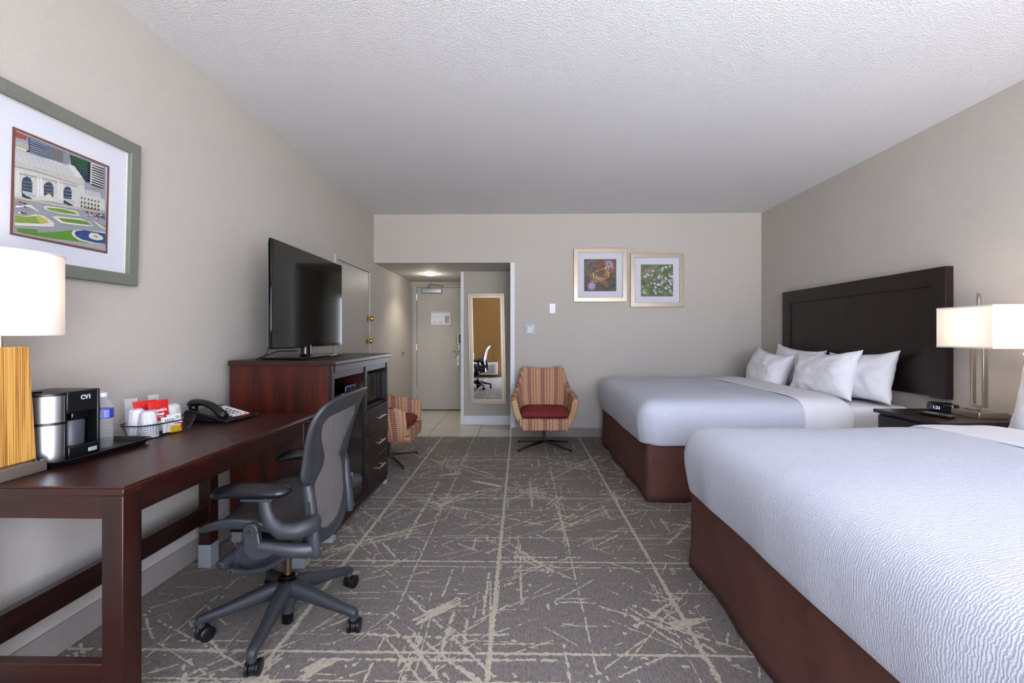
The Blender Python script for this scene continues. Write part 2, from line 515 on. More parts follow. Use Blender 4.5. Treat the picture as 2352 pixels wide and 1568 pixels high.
struct('wall_light_block', MB().box(XL-T, .4, YD+.101, YD+.14, -.05, ZC), M_WALLH)  # unseen slab, added to keep outside light from leaking under the entry door
struct('doorway_light_block', MB().box(-1.757, -.72, YD+.06, YD+.1005, 0, 2.045), M_WALLH)  # hidden filler behind the door leaf, added to block the same light leak
struct('wall_alcove', MB().box(-.117, .0, YB+T, YM, 0, ZS), M_WALLH)
struct('trim_1', MB().box(-.117, -.064, YB-.006, YB+T, .0, ZS), M_WHITE, bevel=.003)
struct('trim_2', MB().box(-.815, -.773, YM-.006, YM+.05, .12, ZS-.001), M_WHITE, bevel=.003)
struct('baseboard_entry', MB().box(-.82, -.118, YM-.02, YM-.0005, 0, .125), M_WHITE, bevel=.004)
struct('baseboard_back', MB().box(-.105, XR-.012, YB-.012, YB-.0005, .001, .112), M_COVE, bevel=.003)
struct('baseboard_left', MB().box(XL+.0005, XL+.012, YR, YB+.3, .001, .112), M_COVE, bevel=.003)
struct('baseboard_right', MB().box(XR-.012, XR-.0005, YR, YB, .001, .112), M_COVE, bevel=.003)
# rear wall with two tall windows either side of the brown pier
WIN = [(-1.72, -1.48, .06, 2.35), (-.42, 2.70, .06, 2.40)]
w = MB()
w.box(XL, WIN[0][0], YR-T, YR, -.05, ZC); w.box(WIN[0][1], WIN[1][0], YR-T, YR, -.05, ZC); w.box(WIN[1][1], XR, YR-T, YR, -.05, ZC)
for a, b, c, d in WIN:
    w.box(a, b, YR-T, YR, -.05, c); w.box(a, b, YR-T, YR, d, ZC)
struct('wall_rear', w, M_REAR)
for i, (a, b, c, d) in enumerate(WIN):
    m_ = MB(); fn = lambda u, v, e: (u, e, v)
    m_.frame(fn, a, b, c, d, .035, YR-.09, YR-.03)
    if i: m_.box((a+b)/2-.02, (a+b)/2+.02, YR-.085, YR-.035, c+.03, d-.03)
    struct('window_%d' % (i+1), m_, M_WHITE)
# ------------------------------------------------------------------ doors
d = tag(MB().box(-1.690, -.74, YD+.01, YD+.05, .012, 2.008).build('door_1', M_DOOR, None, bevel=.002, loc=(-1.2, YD, 0)), kind='structure')
fr = MB(); fr.box(-1.755, -1.693, YD-.015, YD+.09, 0, 2.045); fr.box(-1.693, -.73, YD-.015, YD+.09, 2.012, 2.045)
fr.build('door_frame', M_DOOR, d, bevel=.004)
for z in (.25, .98, 1.80):
    MB().cyl((-1.693, YD-.004, z), (-1.693, YD-.004, z+.11), .008, n=10).build('hinge', M_NICK, d)
c = MB().box(-1.600, -1.275, YD-.062, YD+.008, 1.915, 1.982).build('door_closer', M_ALU, d, bevel=.006)
MB().tube([(-1.50, YD-.04, 1.985), (-1.50, YD-.04, 2.008), (-1.44, YD-.12, 2.05)], .007, 8).tube([(-1.44, YD-.12, 2.05), (-1.24, YD-.02, 2.028)], .006, 8).cyl((-1.44, YD-.12, 2.035), (-1.44, YD-.12, 2.062), .011, n=12).cyl((-1.50, YD-.04, 1.982), (-1.50, YD-.04, 2.005), .016, n=14).cyl((-1.24, YD-.022, 2.028), (-1.24, YD-.002, 2.028), .014, n=12).build('closer_arm', M_CHROME, d)
lk = MB().box(-1.037, -.965, YD-.022, YD+.008, 1.07, 1.265).box(-1.03, -.97, YD-.012, YD+.008, .86, 1.07).build('lock_plate', M_NICK, d, bevel=.01)
MB().box(-.998, -.972, YD-.026, YD-.02, 1.10, 1.245).build('card_slot', M_BLACK, lk)
MB().tube([(-.99, YD-.01, .965), (-.99, YD-.06, .965), (-1.01, YD-.065, .965), (-1.085, YD-.062, .962)], .010, 10).build('door_handle', M_CHROME, d)
pe = MB().cyl((-1.345, YD+.002, 1.655), (-1.345, YD+.011, 1.655), .007, n=12).build('peephole', M_BRONZE, d)
tag(MB().box(-1.02, -.985, YD-.070, YD-.068, .74, .90).box(-1.006, -.999, YD-.0712, YD-.0702, .79, .85, 1).build('door_hanger_tag', [M_PAPER, M_REDINK], None, loc=(-1.0, YD-.07, .74)), 'white do-not-disturb style tag with red mark hanging at the entry door handle', 'sign')
# notice
n_ = thing('notice_sheet', 'white emergency exit notice with small print fixed to entry door', 'notice', (-1.3, YD+.009, 1.405))
MB().box(-1.456, -1.142, YD+.006, YD+.0095, 1.405, 1.612).build('paper', M_PAPER, n_)
MB().box(-1.232, -1.158, YD+.0048, YD+.006, 1.425, 1.552).build('text_block', P('grey_text_block', 'b4b8ba', .7), n_)
ln = MB()
for i in range(13):
    ln.box(-1.23, -1.160-.02*random.random(), YD+.004, YD+.0048, 1.430+i*.0094, 1.4335+i*.0094)
for i in range(5): ln.box(-1.44, -1.37+.02*random.random(), YD+.0052, YD+.006, 1.42+i*.008, 1.4225+i*.008)
for i in range(5): ln.box(-1.33, -1.27+.02*random.random(), YD+.0052, YD+.006, 1.42+i*.008, 1.4225+i*.008)
for i in range(12):
    ln.box(-1.44+i*.016, -1.436+i*.016, YD+.0052, YD+.006, 1.535, 1.540); ln.box(-1.44+i*.016, -1.434+i*.016, YD+.0052, YD+.006, 1.515, 1.519)
ln.build('small_print', P('print_grey', '7c8386', .7), n_)
text('heading', 'EMERGENCY EXIT INSTRUCTIONS', .0165, basis((-1.299, YD+.0055, 1.597), (1, 0, 0), (0, 0, 1)), P('heading_ink', '5c666c', .7), n_, bold=.0004)
for x in (-1.442, -1.156):
    MB().prism([(-.009, 0), (.009, 0), (0, .013)], lambda u, v, e: (x+u, e, 1.590+v), YD+.005, YD+.006).build('red_mark', M_REDINK, n_)

# connecting door in the left wall
d = tag(MB().box(XL+.001, XL+.012, 4.36, 5.285, .012, 1.955).build('door_2', M_DOOR, None, bevel=.002, loc=(XL, 4.8, 0)), kind='structure')
fr = MB(); fr.box(XL+.0005, XL+.026, 4.295, 4.355, 0, 2.0); fr.box(XL+.0005, XL+.026, 5.29, 5.335, 0, 2.0); fr.box(XL+.0005, XL+.026, 4.355, 5.29, 1.96, 2.0)
fr.build('door_frame', M_WALL, d, bevel=.004)
MX = Matrix.Rotation(R(90), 3, 'Y')
for y, z in ((5.235, 1.418), (5.215, 1.16)):
    MB().lathe([(.001, 0), (.036, .002), (.036, .008), (.014, .012), (.012, .034), (.027, .040), (.031, .052), (.025, .066), (.001, .070)], (XL+.011, y, z), 24, M=MX).build('door_knob', M_BRASS, d)
tag(MB().lathe([(.001, 0), (.02, .001), (.018, .008), (.006, .012), (.006, .03), (.012, .034), (.012, .044), (.001, .048)], (XL, 6.81, .965), 18, M=MX).tube([(XL+.012, 6.81, .96), (XL+.014, 6.812, .90)], .003, 6).build('door_stop', M_NICK, None, loc=(XL, 6.81, .95)), 'small round metal door stop on left hall wall before entry door', 'door stop')

# ------------------------------------------------------------------ wall fittings
def plate(name, lab, cat, x0, x1, z0, z1, y, th, mt, bev=.006):
    return tag(MB().box(x0, x1, y-th, y-.0005, z0, z1).build(name, mt, None, bevel=bev, loc=((x0+x1)/2, y, z0)), lab, cat)
sx = 5.496/1045.3
plate('blank_plate', 'painted blank plate high on the header above the hall opening', 'wall plate', -.505, -.432, 2.475, 2.585, YB, .008, M_WALL, .003)
plate('blank_plate', 'painted blank plate above the tall mirror', 'wall plate', -.497, -.427, 1.872, 1.975, YM, .008, M_WALLH, .003)
t = thing('light_switch', 'white rocker light switch plate below the butterfly picture', 'switch', (.392, YB, 1.495))
MB().box(.357, .427, YB-.008, YB-.0005, 1.492, 1.608).build('plate', M_WPLAST, t, bevel=.004)
MB().box(.375, .409, YB-.014, YB-.008, 1.520, 1.580).build('rocker', M_WPLAST, t, bevel=.004)
t = thing('thermostat', 'square clear plastic thermostat guard left of light switch above armchair', 'thermostat', (.12, YB, 1.237))
MB().box(.060, .178, YB-.012, YB-.0005, 1.236, 1.354).build('back_plate', M_WPLAST, t, bevel=.005)
MB().box(.078, .158, YB-.034, YB-.012, 1.250, 1.340).build('dial_body', P('grey_dial', 'b9bfc4', .25), t, bevel=.016, seg=4)
MB().box(.063, .175, YB-.046, YB-.0125, 1.239, 1.351).build('clear_cover', M_CLEAR, t, bevel=.012, seg=3)

# hall light
t = thing('ceiling_light', 'round recessed ceiling light glowing in the hall', 'light', (-1.285, 6.49, ZS-.02))
MB().lathe([(.075, -.004), (.118, -.006), (.122, 0), (.075, 0)], (-1.285, 6.49, ZS), 36).build('trim_ring', M_WHITE, t)
MB().lathe([(.078, -.001), (.055, -.022), (.02, -.028), (.0005, -.029)], (-1.285, 6.49, ZS), 32).build('lens', M_HALLGLOW, t)

# ------------------------------------------------------------------ pictures
t = thing('wall_mirror', 'tall narrow mirror in champagne frame on hall wall', 'mirror', (-.455, YM, .293))
tilt = Matrix.Identity(4)
def mfn(u, v, e): # slightly leaning as it hangs: bottom nearer centre in photo
    k = (1.80-v)/1.507
    return (u+.028*k, YM-e, v)
fm = MB()
fm.frame(mfn, -.716, -.215, .293, 1.80, .022, .004, .030)
fm.frame(lambda u, v, e: mfn(u, v, e), -.694, -.237, .315, 1.778, .038, .004, .022)
fm.build('mirror_frame', M_CHAMP, t, bevel=.002, angle=20)
MB().add([mfn(-.66, .345, .010), mfn(-.27, .345, .010), mfn(-.27, 1.745, .010), mfn(-.66, 1.745, .010)], [(0, 1, 2, 3)]).add([mfn(-.66, .345, .006), mfn(-.27, .345, .006), mfn(-.27, 1.745, .006), mfn(-.66, 1.745, .006)], [(3, 2, 1, 0)]).build('mirror_glass', M_MIRROR, t)

def poly_art(items, fn, name, parent, eps=.00006, rough=.3):
    m_ = MB(); mats = []; idx = {}
    for k, (h, pts) in enumerate(items):
        if h not in idx: idx[h] = len(mats); mats.append(flatc(h, rough))
        m_.add([fn(u, v, eps*k) for u, v in pts], [tuple(range(len(pts)))], idx[h])
    return m_.build(name, mats, parent, flat=True)

ART = '''94989f:0,992 982,997 1000,5 15,3;a8503c:0,989 118,980 109,934 0,924;9aa0a8:0,924 126,940 129,907 0,889;b0aca0:0,889 134,910 134,834 1,814;3a4560:126,980 298,976 303,835 134,834;5c7088:298,976 348,973 348,838 303,835;706c70:348,973 511,974 511,850 350,846;8a8d95:475,964 542,971 542,850 475,853;2a5038:542,971 758,978 752,770 569,860;2c3a4c:630,862 758,851 758,732 699,754;1c2434:752,975 794,975 788,742 747,745;e0dcd4:788,975 954,979 960,717 788,734;c4c6c6:1,814 151,831 348,838 530,847 619,754 384,713 209,715 7,713;d8d8d4:522,861 600,863 705,765 619,754;c2bdb4:7,713 209,715 619,754 716,759 722,702 630,681 384,673 209,671 7,651;8c8a88:7,651 209,671 630,681 630,673 209,660 7,640;c8c6c2:7,640 209,660 630,673 722,697 722,440 639,427 400,416 193,377 15,357;a4a29e:51,602 639,665 639,643 51,581;d2d0cc:12,611 51,608 65,394 15,386;3c4a5c:76,413 76,524 87,559 118,586 154,580 173,542 173,442;3c4a5c:287,449 284,552 303,584 334,605 364,597 381,562 381,459;3c4a5c:489,480 486,566 503,604 533,623 561,614 575,582 575,495;dedcd8:217,617 234,617 242,436 220,433;dedcd8:245,617 265,619 273,436 251,439;dedcd8:422,640 439,640 447,456 428,453;dedcd8:456,642 472,642 478,456 461,453;3c3e44:79,413 176,382 151,366 79,372;a9b8c0:76,432 159,442 220,412 184,401 118,391;3c3e44:489,464 600,436 569,420 489,426;a9b8c0:492,480 569,493 630,468 589,457 536,450;d8cdb4:303,454 328,481 359,475 373,410 303,406;c9c6bf:716,651 904,668 927,606 976,611 979,479 722,456;b4b9be:711,651 899,668 921,614 716,591;c0b4a4:15,357 193,377 420,402 669,427 982,470 982,454 669,408 384,378 15,338;8c9098:18,308 159,326 237,274 168,250 21,262;d8d2c4:21,262 126,307 162,318 237,274 234,268 143,291 21,251;d8d2c4:284,330 303,346 475,372 630,379 672,346 630,330 475,310 348,305 295,314;6d9a2e:301,330 475,364 619,365 650,346 475,320 348,313;d8d2c4:15,178 126,194 209,236 284,241 400,191 384,151 21,78;7f9d3e:18,176 126,188 204,217 267,222 342,178 242,149 21,105;b9b05a:204,217 234,233 320,208 342,178 251,157;d8d2c4:373,254 420,270 669,311 783,302 838,269 752,245 589,222 456,210;5f942c:428,256 669,295 763,297 821,269 589,241 483,231;d8d2c4:805,339 982,276 982,260 904,279;9a9640:938,322 982,311 982,287 938,301;5b962a:226,52 420,105 630,176 774,191 860,66 475,29 226,20;d8d2c4:580,130 600,165 669,186 985,230 988,89 838,66 669,68 600,98;2b4c8c:614,136 630,162 722,194 985,214 988,95 860,80 699,84 630,108;d8d4c8:780,153 805,183 882,193 954,168 960,138 893,114 816,115 783,129;a89070:827,153 860,169 904,158 877,142;5d8a38:32,54 226,87 234,22 126,12 46,21;a6a4a2:15,16 320,22 993,78 1000,11 475,7 24,0;a0aabc:132,967 295,968 295,960 132,958;a0aabc:132,948 295,949 295,941 132,939;a0aabc:132,926 295,927 295,922 132,918;a0aabc:132,904 295,908 295,900 132,896;a0aabc:132,885 295,889 295,881 132,877;a0aabc:132,864 295,871 295,862 132,856;a0aabc:132,845 295,849 295,844 132,837;a0aabc:132,823 295,830 295,825 132,815;18202c:794,958 949,965 949,949 794,948;18202c:794,931 949,936 949,922 794,918;18202c:794,904 949,909 949,892 794,891;18202c:794,875 949,879 949,865 794,864;18202c:794,848 949,852 949,836 794,837;18202c:794,821 949,822 949,809 794,810;18202c:794,794 949,795 949,779 794,783;18202c:794,767 949,765 949,752 794,753;18202c:794,740 949,738 949,722 794,726;3f7a50:555,958 747,964 747,956 569,958;3f7a50:555,939 747,937 747,932 569,939;3f7a50:555,920 747,913 747,907 569,920;3f7a50:555,904 747,886 747,880 569,901;3f7a50:555,885 747,862 747,856 569,882;3f7a50:555,866 747,837 747,832 569,863;3f7a50:555,847 747,810 747,805 569,844;aeb2b4:32,819 35,819 87,721 82,721;aeb2b4:82,818 87,818 137,723 132,723;aeb2b4:134,821 140,820 193,725 187,726;aeb2b4:187,823 193,823 245,728 240,728;aeb2b4:242,822 248,825 303,730 295,730;aeb2b4:298,825 303,825 359,732 353,732;aeb2b4:356,827 361,827 420,734 411,735;aeb2b4:414,829 420,829 478,737 472,737;aeb2b4:475,831 481,831 542,739 533,739;7d8fa0:76,524 173,542 173,534 76,518;7d8fa0:76,491 173,507 173,501 76,486;7d8fa0:76,459 173,474 173,469 76,453;7d8fa0:287,552 381,567 381,562 287,544;7d8fa0:287,517 381,532 381,527 287,511;7d8fa0:287,484 381,500 381,492 287,479;7d8fa0:486,569 575,585 575,576 486,561;7d8fa0:486,534 575,549 575,541 486,526;7d8fa0:486,499 575,512 575,506 486,491;4a4440:669,546 686,548 686,532 669,530;4a4440:669,503 686,505 686,481 669,478;4a4440:669,462 686,465 686,438 669,438;4a4440:708,551 724,551 724,535 708,532;4a4440:708,508 724,508 724,483 708,481;4a4440:708,465 724,467 724,443 708,440;4a4440:749,553 766,556 766,537 749,537;4a4440:749,510 766,513 766,486 749,486;4a4440:749,467 766,469 766,445 749,443;4a4440:788,558 805,558 805,542 788,540;4a4440:788,513 805,515 805,491 788,488;4a4440:788,472 805,472 805,448 788,445;4a4440:830,561 846,563 846,544 830,545;4a4440:830,518 846,517 846,493 830,491;4a4440:830,474 846,477 846,450 830,447;4a4440:871,566 888,566 888,550 871,547;4a4440:871,520 888,523 888,496 871,493;4a4440:871,477 888,479 888,452 871,452;e6e6ea:777,383 799,383 799,372 777,372;303038:938,409 963,411 963,400 938,401;a03038:735,408 758,407 758,399 735,399;a03038:780,402 805,402 805,391 780,391;a03038:846,393 871,393 871,382 846,382;3a5c94:871,420 896,420 896,409 871,409;24304c:927,406 952,406 952,395 927,395;303038:880,425 904,425 904,417 880,417;e6e6ea:730,362 755,361 755,353 730,354;a03038:832,380 855,380 855,371 832,372;a03038:888,377 913,376 913,366 888,366;3a5c94:893,398 918,398 918,387 893,387;3a5c94:929,430 954,433 954,422 929,422;a03038:835,409 860,409 860,398 835,399;a03038:904,382 929,382 929,371 904,371;e6e6ea:838,401 863,401 863,390 838,391;3a5c94:846,401 868,401 868,390 846,390;24304c:935,398 960,398 960,387 935,387;3a5c94:946,382 971,381 971,373 946,371;303038:885,412 910,412 910,401 885,401;3a5c94:935,403 960,403 960,395 935,392;e6e6ea:891,374 916,374 916,366 891,366;a03038:788,413 810,412 810,404 788,402;a03038:741,364 763,364 763,353 741,353;a03038:935,436 960,438 960,427 935,428;24304c:902,382 927,382 927,371 902,371;a03038:863,382 888,382 888,371 863,371;e6e6ea:891,412 916,411 916,401 891,401;e6e6ea:838,363 863,363 863,355 838,355;303038:722,400 747,402 747,391 722,391;a03038:35,316 62,318 62,305 35,302;5a2430:73,316 101,315 101,302 73,302;3a5c94:79,283 107,283 107,269 79,270;e6e6ea:15,270 43,270 43,256 15,257;e6e6ea:32,211 60,213 60,200 32,197;5a2430:51,219 79,218 79,205 51,205;a03038:79,218 107,221 107,207 79,205;e6e6ea:1,830 26,835 26,821 1,816;e6e6ea:32,829 60,835 60,821 32,816;e6e6ea:62,829 90,834 90,821 62,816;5a2430:93,834 123,840 123,823 93,821'''
items = []
for s_ in ART.split(';'):
    h, pp = s_.split(':')
    items.append((h, [tuple(int(q)/1000 for q in p_.split(',')) for p_ in pp.split(' ')]))
t = thing('framed_picture', 'large grey-green framed aerial photograph of a stone railway station on left wall', 'picture', (XL, 1.70, 1.447))
TL = .016  # top leans off the wall
def pfn(y, z, e): return (XL+.004+e+TL*(z-1.447)/.64, y, z)
MB().frame(lambda u, v, e: pfn(u, v, e), 1.30, 2.046, 1.445, 2.083, .050, .002, .030).build('frame', M_GREYFR, t, bevel=.003)
b_ = MB(); b_.add([pfn(1.345, 1.49, .006), pfn(2.0, 1.49, .006), pfn(2.0, 2.038, .006), pfn(1.345, 2.038, .006)], [(0, 1, 2, 3)]); b_.build('mat_board', M_MAT, t)
q = MB(); q.frame(lambda u, v, e: pfn(u, v, e), 1.540, 1.908, 1.570, 1.942, .007, .0075, .0105); q.build('inner_border', M_BRNFR, t)
poly_art(items, lambda u, v, e: pfn(1.546+u*.356, 1.576+v*.360, .0072+e), 'print', t)
q = MB(); q.frame(lambda u, v, e: pfn(u, v, e), 1.349, 1.997, 1.494, 2.034, .004, .008, .012); q.build('fillet', P('ivory_fillet', 'd8d0c4', .4), t)

def small_pic(lab, x0, x1, z0, z1, items, dz):
    t = thing('framed_picture', lab, 'picture', ((x0+x1)/2, YB, z0), group='champagne framed flower photographs on the back wall')
    fn = lambda u, v, e: (u, YB-.002-e, v)
    MB().frame(fn, x0, x1, z0, z1, .052, 0, .026).build('frame', M_CHAMP, t, bevel=.003, angle=20)
    MB().add([fn(x0+.05, z0+.05, .010), fn(x1-.05, z0+.05, .010), fn(x1-.05, z1-.05, .010), fn(x0+.05, z1-.05, .010)], [(0, 1, 2, 3)]).build('mat_board', M_MAT, t)
    w_ = x1-x0; a = .131; 
    iz0, iz1 = z0+.128+dz, z0+.128+dz+(w_-2*a)
    MB().frame(fn, x0+a-.005, x1-a+.005, iz0-.005, iz1+.005, .006, .0105, .0125).build('inner_border', P('dark_fillet', '5a5248', .5), t)
    poly_art(items, lambda u, v, e: fn(x0+a+u*(w_-2*a), iz0+v*(iz1-iz0), .0112+e), 'print', t, .00005, .5)
def blob(h, cx, cy, rx, ry=None, a=0, n=12, wob=.12, rr=None):
    ry = ry or rx; rr = rr or random
    return (h, [(min(1, max(0, cx+math.cos(a)*rx*k*math.cos(q)-math.sin(a)*ry*k*math.sin(q))), min(1, max(0, cy+math.sin(a)*rx*k*math.cos(q)+math.cos(a)*ry*k*math.sin(q))))
             for q in [2*PI*i/n for i in range(n)] for k in [1+wob*(rr.random()-.5)*2]])
def daisy(h, c, cx, cy, r, n=18):
    out = []
    for i in range(n):
        q = 2*PI*i/n; out.append(blob(h[i % len(h)], cx+math.cos(q)*r*.6, cy+math.sin(q)*r*.6, r*.42, r*.07, q, 8, .1))
    out.append(blob(c, cx, cy, r*.24)); return out
rr = random.Random(5)
it = [('4a3020', [(0, 0), (1, 0), (1, 1), (0, 1)])]
for i in range(60):
    x, y = rr.random(), rr.random()
    h = rr.choice(['5a5a44', '6c5a50', '4c4c36']) if (x < .4 and y > .6) else rr.choice(['6e4028', '7a4a30', '5e3420', '84523a', '4a2c1c']) if y > .45 else rr.choice(['2a1c14', '3c2c18', '4a3c1c', '241c12', '5a4c28'])
    it.append(blob(h, x, y, .05+.1*rr.random(), .04+.08*rr.random(), rr.random()*3, 10, .3, rr))
it += [blob('7c5c28', .42, .36, .24, .07, -.5), blob('8a6a30', .3, .31, .14, .05, -.2)]
it += daisy(['b89ac0', 'c4a8c8', 'a888b4'], '8a4a44', .78, .85, .15, 20) + [blob('b48cba', .88, .76, .03, .08, .5)]
it += [('c09450', [(.17, .50), (.30, .60), (.50, .68), (.56, .70), (.70, .80), (.78, .79), (.78, .70), (.74, .62), (.80, .58), (.79, .46), (.70, .38), (.62, .34), (.50, .31), (.40, .36), (.38, .40), (.24, .40)]),
       ('6a3e1c', [(.19, .50), (.31, .58), (.50, .66), (.56, .67), (.69, .77), (.75, .76), (.75, .70), (.71, .61), (.74, .55), (.72, .48), (.64, .42), (.55, .42), (.46, .42), (.38, .45), (.25, .42)]),
       ('8c5a28', [(.55, .52), (.72, .55), (.78, .50), (.72, .40), (.62, .35)]), ('3a2210', [(.50, .66), (.57, .56), (.62, .42), (.64, .43), (.59, .57), (.54, .67)]),
       ('a87838', [(.40, .38), (.60, .40), (.63, .34), (.50, .30)])]
for x, y, r_ in ((.34, .49, .055), (.71, .69, .058), (.46, .43, .038), (.69, .575, .04), (.55, .42, .028), (.66, .50, .026)):
    it += [blob('e0c078', x, y, r_, r_*.85, -.5), blob('5a3418', x, y, r_*.72, r_*.62, -.5), blob('14101c', x, y, r_*.42)]
it += [('ead8a8', [(.26, .50), (.28, .56), (.30, .50), (.28, .44)]), ('ead8a8', [(.66, .74), (.70, .77), (.69, .70), (.66, .68)])]
it += daisy(['9a7ac4', 'b49ad4', 'c4b0dc'], 'd8a018', .23, .155, .145, 22)
for i in range(7): it.append(blob('b0482a', .69+.07*(rr.random()-.5), .20+.10*(rr.random()-.5), .06, .014, rr.random()*3, 8, .2, rr))
for i in range(26):
    x = .35+.65*rr.random(); y = .3*rr.random(); it.append(blob(rr.choice(['8a8a3a', '5c6428', '74743a', '3c4018']), x, y, .045, .006, rr.random()*3, 6, .2, rr))
small_pic('square framed butterfly photograph, left and higher of the pair on back wall', .645, 1.283, 1.628, 2.270, it, .004)
rr = random.Random(9)
it = [('5e6a3c', [(0, 0), (1, 0), (1, 1), (0, 1)])]
for i in range(70):
    x, y = rr.random(), rr.random()
    it.append(blob(rr.choice(['6c7450', '5c6c34', '7a8450', '4a5c2c', '66703c'] if y < .5 else ['7c7c62', '70744e', '8a8a6c', '5c6a40']), x, y, .05+.1*rr.random(), .04+.07*rr.random(), rr.random()*3, 10, .3, rr))
for i in range(14): it.append(blob(rr.choice(['3c5420', '2e4418', '4e6a28']), .35+.5*rr.random(), .1+.4*rr.random(), .12, .02, -.6-rr.random()*.6, 8, .2, rr))
for i in range(26): it.append(blob(rr.choice(['a8a884', 'b8b498', '9a9c84', 'a4a8b4']), rr.random(), .05+.6*rr.random(), .035, .035, 0, 10, .2, rr))
for x, y in ((.68, .90), (.78, .93), (.66, .83), (.37, .81), (.12, .63), (.22, .68), (.33, .67), (.18, .70), (.90, .65), (.88, .50), (.90, .45), (.78, .55), (.42, .40), (.52, .36), (.66, .43), (.60, .36), (.45, .28), (.78, .25), (.94, .38), (.88, .28), (.40, .18), (.45, .10), (.10, .10), (.92, .17), (.90, .95), (.97, .62), (.55, .58), (.57, .65)):
    it += [blob('8c94b4', x+.012, y-.012, .042), blob(rr.choice(['c8cade', 'dcdce8', 'b8bcd8']), x, y, .038, .032, .5, 10, .25, rr), blob('f0f0f4', x-.01, y+.01, .016)]
for x, y in ((.82, .88), (.66, .32), (.72, .30), (.28, .58), (.05, .20), (.86, .72), (.78, .08), (.88, .12)): it += [blob('a8b43c', x, y, .022, .014, .7), blob('c8c848', x+.02, y-.03, .014, .01, .3)]
small_pic('square framed white blossom photograph, right and lower of the pair on back wall', 1.325, 1.960, 1.565, 2.207, it, .004)

# ------------------------------------------------------------------ desk
t = thing('desk', 'long dark mahogany writing desk with metal-tipped legs along left wall', 'desk', (-1.4, 1.9, 0))
DX0, DX1, DY0, DY1, DZ = -1.695, -1.129, 1.276, 2.50, .79
q = MB().box(DX0, DX1, DY0, DY1, DZ-.0065, DZ).build('desktop', M_DTOP, t, bevel=.002)
MB().box(DX0, DX1+.001, DY0-.001, DY1, DZ-.027, DZ-.0065).build('top_edge', M_WOOD_X, t, bevel=.003)
LW = .062
for x in (DX0+.004, DX1-.003-LW):
    for y in (DY0+.002, 2.365):
        l_ = MB().box(x, x+LW, y, y+LW+.004, .118, DZ-.027).build('leg', M_WOOD_Z, t, bevel=.0025)
        MB().box(x-.0015, x+LW+.0015, y-.0015, y+LW+.0055, 0, .12).build('metal_foot', M_ALUM, l_, bevel=.002)
x0, x1 = DX0+.012, DX1-.010
MB().box(x1-.022, x1, DY0+LW, 2.365, .695, DZ-.027).build('apron', M_WOOD_Y, t, bevel=.002)
MB().box(x0, x0+.022, DY0+LW, 2.365, .695, DZ-.027).build('apron', M_WOOD_Y, t, bevel=.002)
MB().box(DX0+.06, DX1-.06, DY0+.008, DY0+.03, .695, DZ-.027).build('apron', M_WOOD_X, t, bevel=.002)
MB().box(DX0+.06, DX1-.06, 2.39, 2.41, .695, DZ-.027).build('apron', M_WOOD_X, t, bevel=.002)
MB().box(x0+.008, x0+.045, DY0+LW, 2.366, .245, .335).build('stretcher', M_WOOD_Y, t, bevel=.003)
MB().box(DX0+.06, DX1-.06, DY0+.012, DY0+.045, .19, .275).build('stretcher', M_WOOD_X, t, bevel=.003)

# ------------------------------------------------------------------ cabinet
CX0, CX1, CY0, CY1, CZ = -1.715, -1.105, 2.66, 3.79, 1.075
t = thing('cabinet', 'tall mahogany dresser cabinet with open bays and three drawers under the television', 'cabinet', (-1.4, 3.2, 0))
MB().box(CX0, CX1+.026, CY0-.018, CY1+.03, CZ-.030, CZ).build('cabinet_top', M_DARKX, t, bevel=.006)
MB().box(CX0, CX1+.022, CY0-.0195, CY0-.017, CZ-.030, CZ-.006).build('end_edge_band', M_WOOD_X, t, bevel=.001)
MB().box(CX0, CX1-.02, CY0, CY0+.022, .06, CZ-.030).build('side_panel', M_SIDE, t, bevel=.001)
MB().box(CX0, CX1-.02, CY1-.022, CY1, .06, CZ-.030).build('side_panel', M_DARKW, t, bevel=.001)
MB().box(CX0, CX0+.008, CY0+.02, CY1-.02, .06, CZ-.03).build('back_panel', M_INT, t)
YV = 3.255
ff = MB()
ff.box(CX1-.022, CX1, CY0, CY0+.035, .06, CZ-.030)
ff.box(CX1-.022, CX1, CY1-.028, CY1, .06, CZ-.030)
ff.box(CX1-.022, CX1, YV-.018, YV+.018, .10, CZ-.075)
ff.box(CX1-.022, CX1+.004, CY0+.035, CY1-.028, CZ-.075, CZ-.030)
ff.box(CX1-.028, CX1-.006, CY0+.035, CY1-.028, CZ-.115, CZ-.075)
ff.box(CX1-.022, CX1, CY0+.035, CY1-.028, .045, .105)
ff.build('face_frame', M_DARKW, t, bevel=.0015)
MB().box(CX0+.01, CX1-.022, YV-.012, YV+.012, .08, CZ-.03).build('divider', M_WOOD_Z, t)
MB().box(CX0+.01, CX1-.022, CY0+.022, YV-.012, .785, .803).build('shelf', M_INT, t)
MB().box(CX0+.01, CX1-.022, YV+.012, CY1-.022, .680, .698).build('shelf', M_INT, t)
MB().box(CX0+.01, CX1-.03, CY0+.022, CY1-.022, .07, .09).build('bottom_panel', M_INT, t)
MB().box(CX1-.02, CX1-.012, CY0+.04, YV-.02, .11, .77).build('glass_door', P('smoked_glass', '0a0b0c', .12), t, bevel=.001)
MB().box(CX1-.010, CX1+.0, CY0+.02, CY1-.02, .035, .05).build('toe_rail', M_ALU, t)
for z0, z1 in ((.492, .678), (.300, .486), (.108, .294)):
    dr = MB().box(CX1-.02, CX1+.004, YV+.022, CY1-.030, z0, z1).build('drawer', M_DARKW, t, bevel=.002)
    ym, zm = (YV+CY1)/2, (z0+z1)/2+.01
    MB().cyl((CX1+.034, ym-.085, zm), (CX1+.034, ym+.085, zm), .006, n=12).cyl((CX1, ym-.06, zm), (CX1+.034, ym-.06, zm), .0045, n=10).cyl((CX1, ym+.06, zm), (CX1+.034, ym+.06, zm), .0045, n=10).build('handle', M_NICK, dr)
